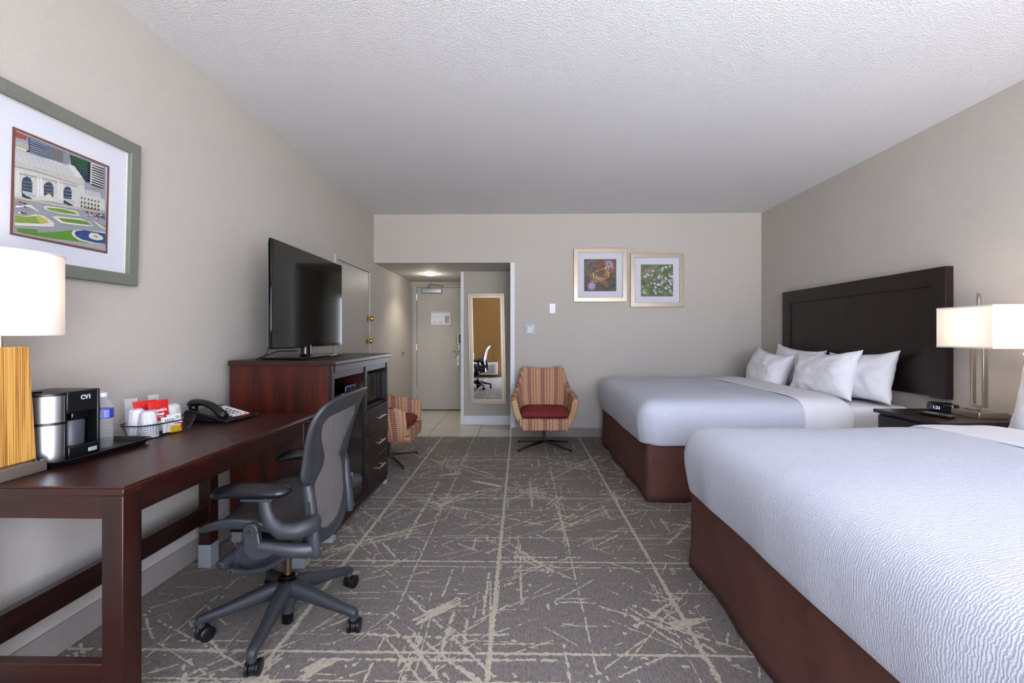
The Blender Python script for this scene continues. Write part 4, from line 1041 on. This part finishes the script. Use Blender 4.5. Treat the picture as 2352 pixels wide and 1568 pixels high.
# back: waisted frame ring around a mesh panel
def bx(z, y):
    pts = [(.38, .243), (.46, .233), (.55, .227), (.64, .227), (.70, .233), (.76, .245), (.82, .260), (.88, .279), (.92, .297), (.96, .320), (.99, .342)]
    for (z0_, x0_), (z1_, x1_) in zip(pts, pts[1:]):
        if z <= z1_: k = (z-z0_)/(z1_-z0_); x = x0_+(x1_-x0_)*k; break
    else: x = pts[-1][1]
    return x-.020*(y/.26)**2
out_h = [(0, .385), (.08, .388), (.150, .410), (.190, .460), (.202, .53), (.200, .60), (.212, .645), (.246, .685), (.254, .75), (.268, .82), (.276, .88), (.272, .935), (.245, .968), (.17, .985), (.08, .990)]
in_h = [(0, .432), (.07, .438), (.125, .468), (.158, .525), (.166, .59), (.148, .65), (.098, .69), (.086, .72), (.120, .77), (.166, .82), (.190, .865), (.176, .897), (.12, .906), (.05, .908)]
def spl(pts, n):  # closed mirrored Catmull-Rom
    full = pts+[(0, pts[-1][1])]+[(-a, b) for a, b in pts[::-1][:-1]] if False else pts+[(-a, b) for a, b in pts[::-1][:-1]]
    k = len(full); res = []
    for i in range(n):
        f_ = i*k/n; j = int(f_); u_ = f_-j
        p0, p1, p2, p3 = [Vector(full[(j+q) % k]) for q in (-1, 0, 1, 2)]
        res.append(.5*((2*p1)+(-p0+p2)*u_+(2*p0-5*p1+4*p2-p3)*u_*u_+(-p0+3*p1-3*p2+p3)*u_**3))
    return res
N = 108
oo = spl(out_h, N); ii = spl(in_h, N)
bf = MB(); vs = []
for a, b in zip(oo, ii):
    for k_, e in ((0, -.006), (0, .010), (.12, .018), (.3, .010), (.6, .008), (1, .014), (1, .002), (.6, -.006), (.2, -.010)):
        p = a*(1-k_)+b*k_
        x = bx(p.y, p.x)+e
        # outer lip curls back toward the top corners
        vs.append(O(x, p.x, p.y))
m9 = 9
fs = [(i*m9+j, i*m9+(j+1) % m9, ((i+1) % N)*m9+(j+1) % m9, ((i+1) % N)*m9+j) for i in range(N) for j in range(m9)]
bf.add(vs, fs); bf.build('back_frame', M_GRAPHD, t, sub=1, angle=180)
bm_ = MB(); vs = []; uvs = []
cz = .70
for b in ii:
    for j in range(11):
        k_ = j/10
        y = b.x*(1-k_); z = b.y*(1-k_)+(b.y if abs(b.x) < 0 else (.46+(b.y-.46)))*0
        z = b.y  # fan toward the centre line at the same height
        vs.append(O(bx(z, y)+.006, y, z)); uvs.append((y, z))
fs = [(i*11+j, ((i+1) % N)*11+j, ((i+1) % N)*11+j+1, i*11+j+1) for i in range(N) for j in range(10)]
bm_.add(vs, fs, 0, uvs); bm_.build('back_mesh', M_MESHB, t, angle=180)
MB().box(OX+.165, OX+.19, OY+.238, OY+.254, .50, .57).build('height_tab', M_GRAPH, t, bevel=.006)

# ------------------------------------------------------------------ armchairs (local, facing -y)
def armchair(lab, loc, rz):
    t = thing('armchair', lab, 'armchair', loc, rz=rz, group='patterned swivel tub armchairs')
    # stations from centre back to arm front: (bottom, top)
    st = [((0, .215, .235), (0, .335, .838)), ((.10, .212, .235), (.12, .330, .843)), ((.17, .200, .235), (.205, .318, .860)), ((.205, .180, .235), (.248, .300, .868)),
          ((.220, .155, .235), (.275, .270, .780)), ((.232, .12, .232), (.318, .225, .625)), ((.240, .06, .23), (.345, .14, .598)), ((.246, -.03, .228), (.365, .02, .585)),
          ((.248, -.13, .228), (.372, -.12, .565)), ((.246, -.20, .228), (.366, -.235, .545)), ((.242, -.235, .228), (.358, -.27, .53))]
    left = [((-a[0], a[1], a[2]), (-b[0], b[1], b[2])) for a, b in st[1:]][::-1]
    full = left+st
    nl = 9; vs = []; uvs = []; acc = 0; prev = None
    us = []
    for a, b in full:
        m_ = (Vector(a)+Vector(b))/2
        if prev is not None: acc += (Vector((m_.x, m_.y))-prev).length
        prev = Vector((m_.x, m_.y)); us.append(acc)
    mid = us[len(us)//2]
    for q, (a, b) in enumerate(full):
        a = Vector(a); b = Vector(b)
        for j in range(nl):
            k = j/(nl-1); p = a.lerp(b, k)
            nrm = Vector((p.x, p.y-.0, 0)).normalized()
            p = p+nrm*.028*math.sin(PI*min(1, k*1.1))*(1 if abs(p.x) > .2 else .4)
            if k < .13: p -= nrm*.02*(1-k/.13)
            vs.append(p); uvs.append((us[q]-mid, p.z))
    sh = MB(); fs = [(i*nl+j, (i+1)*nl+j, (i+1)*nl+j+1, i*nl+j+1) for i in range(len(full)-1) for j in range(nl-1)]
    sh.add(vs, fs, 0, uvs)
    sh.build('shell', M_FAB, t, local=True, solid=.070, sub=2, angle=180, soff=1 if False else -1)
    # seat deck and front apron
    sb = MB(); prof = [(-.235, .228), (.235, .228), (.292, .335), (.290, .350), (-.290, .350), (-.292, .335)]
    vs = []; uvs = []
    for y in (-.285, -.27, .16):
        for x, z in prof: vs.append((x*(.99 if y == -.285 else 1), y, z)); uvs.append((x, z+(y+.285)))
    n6 = 6
    fs = [(i*n6+j, i*n6+(j+1) % n6, (i+1)*n6+(j+1) % n6, (i+1)*n6+j) for i in range(2) for j in range(n6)]+[tuple(range(n6))[::-1], tuple(2*n6+j for j in range(n6))]
    sb.add(vs, fs, 0, uvs); sb.build('seat_deck', M_FAB, t, local=True, bevel=.012, seg=3)
    cu = MB()
    def cf(s_, u_, sgn):
        x = -1+2*s_; y = -1+2*u_
        cx_ = .268*math.copysign(abs(x)**.8, x) ; 
        w_ = 1-.06*(y if y > 0 else 0)
        r_ = max(0, 1-abs(x)**5)**.5*max(0, 1-abs(y)**5)**.5
        return (x*.268*w_*(1-.05*abs(y)**6), -.035+y*.225*(1-.05*abs(x)**6), .392+sgn*(.012+.040*r_)+.006*y)
    ng = 19; vs = [cf(i/(ng-1), j/(ng-1), 1) for i in range(ng) for j in range(ng)]+[cf(i/(ng-1), j/(ng-1), -1) for i in range(ng) for j in range(ng)]
    fs = []
    for i in range(ng-1):
        for j in range(ng-1):
            a = i*ng+j; fs.append((a, a+ng, a+ng+1, a+1)); b = ng*ng+a; fs.append((b, b+1, b+ng+1, b+ng))
    for i in range(ng-1):
        for e in ((i*ng, (i+1)*ng), (i*ng+ng-1, (i+1)*ng+ng-1), (i, i+1), ((ng-1)*ng+i, (ng-1)*ng+i+1)):
            fs.append((e[0], e[1], e[1]+ng*ng, e[0]+ng*ng))
    cu.add(vs, fs); cu.build('cushion', M_RED, t, local=True, sub=1, angle=180)
    MB().cyl((0, -.02, .055), (0, -.02, .235), .019, n=24).build('column', M_CHROME, t, local=True)
    for a in (37, 143, 217, 323):
        d_ = Vector((math.cos(R(a)), math.sin(R(a)), 0)); c_ = Vector((0, -.02, 0))
        l_ = MB().tube([c_+Vector((0, 0, .062)), c_+d_*.06+Vector((0, 0, .058)), c_+d_*.335+Vector((0, 0, .018)), c_+d_*.36+Vector((0, 0, .014))], [.015, .015, .010, .008], 10, sx=.75, sy=1.1).build('leg', M_CHROME, t, local=True)
        MB().lathe([(.013, 0), (.013, .008), (.001, .010)], c_+d_*.345, 14).build('glide', M_RUB, l_, local=True)
    return t
armchair('patterned red and orange swivel armchair facing camera against back wall', (.263, 5.03, 0), 0)
armchair('patterned swivel armchair mostly hidden behind the cabinet by left wall', (-1.30, 4.43, 0), R(90))

# ------------------------------------------------------------------ beds
def bed(y0, y1, xf, xh, lab_s, far):
    W = y1-y0
    t = thing('bed', 'bed base and mattress with brown skirt, '+lab_s, 'bed', ((xf+xh)/2, (y0+y1)/2, 0), group=None)
    rn = random.Random(int(y0*100))
    # U path round the foot: returns point, normal, drop parameters
    def upath(s_, d, x_end=xh, r0=.10):
        """s_ in 0..1 from head end near side, round the foot, to head end far side; d outward offset"""
        r_ = max(.015, r0+d); a0 = x_end-(xf+r0)
        Lf = W-2*r0; A = PI/2*r0
        tot = 2*a0+2*A+Lf; l = s_*tot
        yn, yf = y0, y1
        cxn = xf-d+r_; 
        if l <= a0: k = l/a0; return Vector((x_end+(cxn-x_end)*k, yn-d, 0)), Vector((0, -1, 0))
        l -= a0
        if l <= A:
            q = l/A*PI/2; n_ = Vector((-math.sin(q), -math.cos(q), 0)); return Vector((cxn, yn-d+r_, 0))+n_*r_, n_
        l -= A
        if l <= Lf: k = l/Lf; return Vector((xf-d, (yn-d+r_)+(yf-yn+2*d-2*r_)*k, 0)), Vector((-1, 0, 0))
        l -= Lf
        if l <= A:
            q = l/A*PI/2; n_ = Vector((-math.cos(q), math.sin(q), 0)); return Vector((cxn, yf+d-r_, 0))+n_*r_, n_
        l -= A
        k = min(1, l/a0); return Vector((cxn+(x_end-cxn)*k, yf+d, 0)), Vector((0, 1, 0))
    # skirt
    sk = MB(); ns = 260
    def skf(s_, u_):
        p, n_ = upath(s_, 0, xh, .03)
        z = .455*(1-u_)+.006*u_
        fold = .007*math.sin(s_*61)*u_+.006*math.sin(s_*23+2)*u_+.010*noise.noise((s_*34, u_*2.2, y0))+.004*noise.noise((s_*90+u_*4, u_*6, y0))
        return tuple(p+n_*(fold-.010*(1-u_)+.012*u_*0)+Vector((0, 0, z+(.004*math.sin(s_*97) if u_ > .99 else 0))))
    sk.grid(skf, ns, 10)
    sk.build('bed_skirt', M_SKIRT, t, solid=.004, angle=180)
    MB().box(xf+.04, xh, y0+.03, y1-.03, .10, .44).build('box_spring', M_SKIRT, t, bevel=.01)
    mt = MB().box(xf+.03, xh, y0+.012, y1-.012, .44, .700).build('mattress', M_SHEET, t, bevel=.045, seg=5)
    MB().tube([(xf+.05, y0+.014, .635), (xh-.03, y0+.014, .635)], .004, 6).build('piping', M_SHEET, t)
    # coverlet
    XF = 2.055
    prof = [(.022, .418), (.030, .425), (.045, .50), (.055, .58), (.048, .65), (.026, .70), (-.012, .730), (-.060, .746), (-.12, .754), (-.20, .759), (-.32, .762), (-.48, .764), (-.66, .765), (-.80, .765), (-W/2+.001, .765)]
    arc = [0]
    for (a, b), (c_, e) in zip(prof, prof[1:]): arc.append(arc[-1]+math.hypot(a-c_, b-e))
    nt = 190
    def cov(xa, xb, name, lab, cat, mt_, extra, closed_foot=True, grp=None):
        m_ = MB(); vs = []; uvs = []
        npf = len(prof)
        for i in range(nt+1):
            s_ = i/nt
            for j, (d, z) in enumerate(prof):
                if closed_foot:
                    p, n_ = upath(s_, d, xb, .10 if d > -.05 else .10)
                else: p = None
                nz = noise.noise(Vector((p.x*2.2, p.y*2.2, y0)))
                w_ = noise.noise(Vector((p.x*5+3, p.y*5, 2*y0)))
                hang = max(0, (.70-z)/.28)
                cr = abs(n_.x*n_.y)*2; an = math.atan2(n_.y, n_.x)
                q = p+n_*(hang*(.016*w_+.008*nz+cr*.012*math.sin(an*14+z*9)-cr*.012))+Vector((0, 0, z+(1-hang)*(.007*nz+.003*w_)+(.010*w_ if j < 2 else 0)))
                k = 1-max(0, -d)/(W/2) if d < 0 else 1
                vs.append(q)
                back = arc[-1]-arc[j]
                # cloth coordinates: lie flat from the top, then run down the drop
                top_d = arc[7]
                drop = max(0, top_d-arc[j])
                uvs.append((p.x+n_.x*0-(-n_.x)*drop, p.y+n_.y*drop))
        fs = [(i*npf+j, (i+1)*npf+j, (i+1)*npf+j+1, i*npf+j+1) for i in range(nt) for j in range(npf-1)]
        m_.add(vs, fs, 0, uvs)
        o = m_.build(name, mt_, None, solid=.006, sub=1, angle=180, weld=True, loc=((xa+xb)/2, (y0+y1)/2, .42))
        return tag(o, lab, cat, grp)
    cov(xf, XF, 'coverlet', 'pale blue-white ribbed coverlet on the '+lab_s, 'coverlet', M_QUILT, 0, grp=None)
    # folded-back sheet band
    fb = MB(); vs = []; 
    cs = [(y0-prof[j][0], prof[j][1]) for j in range(len(prof)-1)]+[(y1+prof[j][0], prof[j][1]) for j in range(len(prof)-2, -1, -1)]
    nx = 22; xa, xb = XF-.012, 2.425
    uvl = []
    for i in range(nx+1):
        k = i/nx; x = xa+(xb-xa)*k
        edge = min(1, k/.05); tail = min(1, (1-k)/.16)
        lift = .006+.008*math.sqrt(max(0, 1-(1-edge)**2))
        for j, (y, z) in enumerate(cs):
            outw = -1 if y < (y0+y1)/2 else 1
            hang = max(0, (.72-z)/.28); tt = math.sqrt(max(0, 1-(1-tail)**2))
            wr = .010*math.sin(14*x+9*z*6)*hang+.006*noise.noise(Vector((x*9, y*4, z*9)))
            yy = y+outw*(lift*hang+wr*hang)*1.0-outw*(1-tt)*.05*hang
            zz = z+lift*(1-hang)-(1-tt)*.055*(1-hang)+.006*noise.noise(Vector((x*4, y*3, 1)))*(1-hang)
            xx = x+.035*hang*math.sin(k*PI)*0+.02*k*math.sin(y*3)
            if hang > 0: zz = zz+.0
            vs.append((xx, yy, zz))
    nj = len(cs)
    fs = [(i*nj+j, (i+1)*nj+j, (i+1)*nj+j+1, i*nj+j+1) for i in range(nx) for j in range(nj-1)]
    fb.add(vs, fs)
    tag(fb.build('folded_sheet', M_SHEET, None, solid=.008, sub=1, angle=180, loc=(2.24, (y0+y1)/2, .42)), 'white sheet folded back below the pillows on the '+lab_s, 'sheet')
    return t
bed(3.35, 5.20, .93, 2.862, 'far bed against the back wall', True)
bed(.60, 2.45, .90, 2.862, 'near bed in the foreground', False)

def pillow(lab, c, w_, h, th, yaw, lean, roll=0, seed=1, grp='white pillows on the far bed'):
    """local x width, z height, y thickness"""
    t_ = th/2; ng = 34; rn = random.Random(seed); ph = [rn.random()*6 for _ in range(8)]
    vs = []
    for side in (-1, 1):
        for i in range(ng):
            for j in range(ng):
                u = -1+2*i/(ng-1); v = -1+2*j/(ng-1)
                u2 = math.sin(u*PI/2); v2 = math.sin(v*PI/2)
                pin = 1-.10*(1-abs(v2)**2.2)*abs(u2)**3; pin2 = 1-.12*(1-abs(u2)**2.2)*abs(v2)**3
                x = u2*w_/2*(.96+.05*abs(v2)**3)*pin; z = v2*h/2*(.95+.06*abs(u2)**3)*pin2
                r_ = (max(0, 1-abs(u2)**3.2)*max(0, 1-abs(v2)**2.6))**.55
                ed = (1-r_)
                wr = .014*noise.noise(Vector((u2*2.2+seed, v2*2.2, side)))+.014*ed*math.sin(9*(u2-v2)+ph[0])*r_+.014*noise.noise(Vector((u2*5+v2*3+seed*3, v2*4-u2*2, side*2)))*r_+.006*noise.noise(Vector((u2*13+seed, v2*7, side*3)))*r_
                y = side*(t_*r_+.002)+wr
                vs.append((x, y, z+h/2-.02*(1-v2)*r_))
    n2 = ng*ng; fs = []
    for i in range(ng-1):
        for j in range(ng-1):
            a = i*ng+j; fs.append((a, a+1, a+ng+1, a+ng)); fs.append((n2+a, n2+a+ng, n2+a+ng+1, n2+a+1))
    for i in range(ng-1):
        for a, b in ((i*ng, (i+1)*ng), (i*ng+ng-1, (i+1)*ng+ng-1), (i, i+1), ((ng-1)*ng+i, (ng-1)*ng+i+1)):
            fs.append((a, b, b+n2, a+n2))
    m_ = MB(); m_.add(vs, fs)
    o = m_.build('pillow', M_PILLOW, None, local=True, sub=1, angle=180)
    o.location = c; o.rotation_mode = 'XYZ'
    o.rotation_euler = (Matrix.Rotation(yaw, 3, 'Z') @ Matrix.Rotation(lean, 3, 'X') @ Matrix.Rotation(roll, 3, 'Y')).to_euler()
    return tag(o, lab, 'pillow', grp)
# yaw -90deg: local x -> -y, local -y -> -x (faces the foot); lean leans the top back to the wall
YP = R(-90)
pillow('back right pillow on the far bed, leaning on the dark headboard nearest the lamp', (2.672, 3.70, .700), .70, .405, .19, YP+R(3), R(-13), R(-3), 2)
pillow('back left pillow on the far bed, only its top corner showing', (2.668, 4.53, .700), .74, .42, .19, YP+R(2), R(-11), R(4), 3)
pillow('front right pillow on the far bed with upright corner', (2.49, 3.86, .700), .70, .405, .20, YP+R(4), R(-17), R(-4), 4)
pillow('front left pillow on the far bed nearest the back wall', (2.44, 4.66, .700), .72, .39, .22, YP+R(-2), R(-20), R(5), 5)
pillow('white pillow on the near bed cut off by the right edge of the photo', (2.555, 2.085, .715), .72, .46, .22, YP, R(-18), R(-4), 6, None)

# headboard of the far bed
t = thing('headboard', 'wide espresso wood headboard with recessed panel on right wall', 'headboard', (2.86, 4.0, .80))
HY0, HY1, HZ0, HZ1 = 3.08, 4.965, .795, 1.685
MB().box(2.850, 2.884, HY0+.10, HY1-.10, HZ0+.01, HZ1-.10).build('panel', M_DARKW, t)
fn = lambda u, v, e: (2.886-e, u, v)
q = MB(); 
def fr3(m_, y0_, y1_, z0_, z1_, wl, wt, a, b):
    o_ = [(y0_, z0_), (y1_, z0_), (y1_, z1_), (y0_, z1_)]; i_ = [(y0_+wl, z0_), (y1_-wl, z0_), (y1_-wl, z1_-wt), (y0_+wl, z1_-wt)]
    vs = [fn(p[0], p[1], e) for e in (a, b) for p in o_+i_]
    fs = []
    for k in (1, 2, 3):
        l = (k+1) % 4
        fs += [(k, l, 4+l, 4+k), (8+k, 12+k, 12+l, 8+l), (k, 8+k, 8+l, l), (4+k, 4+l, 12+l, 12+k)]
    fs += [(0, 4, 12, 8), (1, 9, 13, 5)]
    m_.add(vs, fs)
fr3(q, HY0, HY1, HZ0, HZ1, .122, .122, 0, .052)
q.build('frame', M_DARKW, t, bevel=.002)

# nightstand
t = thing('nightstand', 'dark wood nightstand between the two beds', 'nightstand', (2.58, 2.72, 0))
NX0, NX1, NY0, NY1, NZ = 2.275, 2.872, 2.495, 2.945, .755
MB().box(NX0-.012, NX1, NY0-.008, NY1+.012, NZ-.022, NZ).build('top', M_DARKX, t, bevel=.003)
MB().box(NX0+.018, NX1-.005, NY0, NY1, .06, NZ-.022).build('body', M_DARKW, t, bevel=.002)
for z0, z1 in ((.46, .72), (.17, .44)):
    dr = MB().box(NX0, NX0+.018, NY0+.012, NY1-.012, z0, z1).build('drawer', M_DARKW, t, bevel=.003)
    MB().cyl((NX0-.025, NY0+.15, (z0+z1)/2), (NX0-.025, NY1-.15, (z0+z1)/2), .005, n=10).cyl((NX0-.025, NY0+.17, (z0+z1)/2), (NX0+.002, NY0+.17, (z0+z1)/2), .004, n=8).cyl((NX0-.025, NY1-.17, (z0+z1)/2), (NX0+.002, NY1-.17, (z0+z1)/2), .004, n=8).build('handle', M_NICK, dr)
for x in (NX0+.03, NX1-.06):
    for y in (NY0+.02, NY1-.06): MB().box(x, x+.04, y, y+.04, 0, .06).build('foot', M_DARKW, t)

# nightstand lamp (local, long side along y, rotated)
t = thing('table_lamp', 'nickel bedside lamp with lit rectangular white shade', 'lamp', (2.645, 2.67, NZ), rz=R(-3))
MB().box(-.077, .077, -.088, .088, 0, .034).build('lamp_base', M_NICK, t, bevel=.002, local=True)
MB().box(-.007, .007, -.007, .007, .03, .062).build('stem', M_NICK, t, bevel=.001, local=True)
q = MB(); q.frame(lambda u, v, e: (e, u, v), -.042, .042, .055, .398, .012, -.013, .013); q.build('open_frame', M_NICK, t, bevel=.0015, local=True)
MB().box(-.006, .006, -.006, .006, .40, .71).build('stem', M_NICK, t, local=True)
MB().box(-.008, .008, -.008, .008, .625, .690).build('finial', M_NICK, t, bevel=.002, local=True)
MB().tube([(-.02, -.03, .032), (-.03, .02, .033), (-.02, .06, .033), (.0, .09, .033), (.03, .10, .033)], .003, 8).build('cord', M_RUB, t, local=True)
SW, SL, SZ0, SZ1 = .087, .176, .395, .635
sh = MB()
for k in (0, .002):
    a, b = SW-k, SL-k
    pts = [(-a, -b), (a, -b), (a, b), (-a, b)]
    for i in range(4):
        p, q_ = pts[i], pts[(i+1) % 4]
        sh.add([(*p, SZ0), (*q_, SZ0), (*q_, SZ1), (*p, SZ1)], [(0, 1, 2, 3)])
shd = sh.build('lamp_shade', M_SHADE, t, local=True, flat=True)
for z in (SZ0, SZ1-.008):
    MB().frame(lambda u, v, e: (u, v, z+e), -SW-.001, SW+.001, -SL-.001, SL+.001, .003, 0, .008).build('shade_trim', M_TRIMW, t, local=True)
for y in (-.07, .07): MB().lathe([(.001, 0), (.02, .01), (.028, .04), (.02, .07), (.001, .085)], (0, y, .46), 16).build('bulb', M_BULB, t, local=True)
MB().cyl((0, -.07, .455), (0, .07, .455), .006, n=8).build('socket_bar', M_NICK, t, local=True)

# clock and remote
t = thing('alarm_clock', 'oval black digital alarm clock on the nightstand reading 1:33', 'clock', (2.615, 2.862, NZ), rz=R(8))
def ovl(k, z, n=40): return [(.052*k*math.cos(2*PI*i/n), .085*k*math.sin(2*PI*i/n), z) for i in range(n)]
rg = [ovl(.96, 0), ovl(1, .004), ovl(1, .042), ovl(.96, .048), ovl(.80, .050)]
vs = [p for r_ in rg for p in r_]; n = 40
fs = [(i*n+j, i*n+(j+1) % n, (i+1)*n+(j+1) % n, (i+1)*n+j) for i in range(4) for j in range(n)]+[tuple(range(n))[::-1], tuple(4*n+j for j in range(n))]
MB().add(vs, fs).build('clock_body', M_BLACKG, t, local=True)
fc = MB(); fc.grid(lambda s_, u_: (-.0532*math.cos(R(-62+124*s_)), .0865*math.sin(R(-62+124*s_)), .005+.036*u_), 24, 2); fc.build('display', P('display_glass', '17161f', .08), t, local=True)
Mt = Matrix.LocRotScale(t.location, t.rotation_euler, None)
text('digits', '1:33', .026, Mt @ basis((-.0538, -.008, .023), (0, -1, 0), (0, 0, 1)), M_CLOCKGLOW, t)
t = thing('remote_control', 'slim black television remote in front of alarm clock on nightstand', 'remote', (2.40, 2.668, NZ), rz=R(7.5))
MB().box(-.020, .020, -.090, .090, .002, .017).build('remote_body', M_BLACK, t, bevel=.007, seg=4, local=True)
MB().box(-.017, .017, -.088, -.052, .0165, .0182).build('metal_tip', M_NICK, t, bevel=.002, local=True)
cols = ['c8ccd2', '6c6f78']
for h, pos in (('d02020', [(-.010, .078), (-.012, -.030)]), ('2f8a50', [(-.004, -.030)]), ('d8b020', [(.004, -.030)]), ('7f8fe0', [(.012, -.030)]), ('a8acb4', [(a*.01, .06-.013*b) for a in (-1, 0, 1) for b in range(6)])):
    kb = MB()
    for x, y in pos: kb.lathe([(.003, 0), (.0028, .0016), (.0005, .002)], (x, y, .0168), 10)
    kb.build('keys', flatc(h, .4), t, local=True)

# air conditioner under the brown pier, seen in the mirror
t = thing('air_conditioner', 'white wall air conditioner with louvred front seen in the mirror', 'air conditioner', (-1.12, YR, 0))
MB().box(-1.50, -.66, YR, YR+.22, .08, .44).build('casing', M_WPLAST, t, bevel=.012, seg=3)
lv = MB()
for i in range(10): lv.box(-1.46, -.74, YR+.222, YR+.232, .115+i*.026, .131+i*.026)
lv.build('louvres', P('louvre_grey', 'a9acae', .5), t)
MB().box(-1.40, -.80, YR+.05, YR+.19, .4405, .4425).build('top_grille', P('vent_dark', '5c646c', .5), t)

# ------------------------------------------------------------------ light
wd = bpy.data.worlds.new('sky'); scene.world = wd; wd.use_nodes = True
bg = wd.node_tree.nodes['Background']; wn = wd.node_tree
tc = wn.nodes.new('ShaderNodeTexCoord'); sp = wn.nodes.new('ShaderNodeSeparateXYZ'); mr = wn.nodes.new('ShaderNodeMapRange'); mxw = wn.nodes.new('ShaderNodeMix'); mxw.data_type = 'RGBA'
wn.links.new(tc.outputs['Generated'], sp.inputs[0]); wn.links.new(sp.outputs[2], mr.inputs[0]); mr.inputs[1].default_value = -.15; mr.inputs[2].default_value = .12
mxw.inputs[6].default_value = (*[q*GROUND for q in lin('eef0f6')], 1); mxw.inputs[7].default_value = (*[q*WORLD for q in lin('dde8ff')], 1)
wn.links.new(mr.outputs[0], mxw.inputs[0]); wn.links.new(mxw.outputs[2], bg.inputs[0]); bg.inputs[1].default_value = 1
def area(name, loc, rot, sx_, sy_, power, col, portal=False, spread=None):
    l = bpy.data.lights.new(name, 'AREA'); l.shape = 'RECTANGLE'; l.size = sx_; l.size_y = sy_; l.energy = power; l.color = col
    if portal: l.cycles.is_portal = True
    if spread: l.spread = spread
    o = bpy.data.objects.new(name, l); COL.objects.link(o); o.location = loc; o.rotation_euler = rot
    return o
for i, (a, b, c, d) in enumerate(WIN):
    area('window_portal', ((a+b)/2, YR-.13, (c+d)/2), (R(90), 0, 0), b-a, d-c, 1, (1, 1, 1), True)
def point(name, loc, power, col, rad):
    l = bpy.data.lights.new(name, 'POINT'); l.energy = power; l.color = col; l.shadow_soft_size = rad
    o = bpy.data.objects.new(name, l); COL.objects.link(o); o.location = loc; return o
WARM = (1, .84, .66)
point('bedside_bulb_light', (2.645, 2.67, NZ+.50), 5.5, WARM, .05)
for y in (LY,): point('desk_bulb_light', (LX, y, 1.36), 1.0, (1, .86, .70), .04)
l = bpy.data.lights.new('hall_downlight', 'SPOT'); l.energy = 45; l.color = (1, .92, .78); l.spot_size = R(130); l.spot_blend = .8; l.shadow_soft_size = .06
o = bpy.data.objects.new('hall_downlight', l); COL.objects.link(o); o.location = (-1.285, 6.49, ZS-.035)

point('hall_glow_light', (-1.285, 6.49, ZS-.09), 4, (1, .92, .8), .05)

# ------------------------------------------------------------------ camera
cam = bpy.data.cameras.new('camera'); co = bpy.data.objects.new('camera', cam); COL.objects.link(co)
cam.sensor_width = 36; cam.sensor_fit = 'HORIZONTAL'; cam.lens = 1045.3*36/2352
co.location = (0, 0, 1.22); co.rotation_euler = (R(90), 0, R(1.0))
cam.shift_x = 0; cam.shift_y = -13/2352
cam.clip_start = .05
scene.camera = co
scene.view_settings.view_transform = 'Standard'; scene.view_settings.look = 'None'
scene.view_settings.exposure = EXPO; scene.view_settings.gamma = 1; scene.view_settings.use_curve_mapping = False
cy = scene.cycles
cy.use_denoising = True; cy.denoiser = 'OPENIMAGEDENOISE'; cy.max_bounces = 8; cy.diffuse_bounces = 4; cy.glossy_bounces = 3; cy.transparent_max_bounces = 12; cy.transmission_bounces = 4
cy.sample_clamp_indirect = 6; cy.blur_glossy = .5; cy.caustics_reflective = False; cy.caustics_refractive = False
cy.use_adaptive_sampling = True; cy.adaptive_threshold = .1; cy.use_light_tree = False; cy.adaptive_min_samples = 16
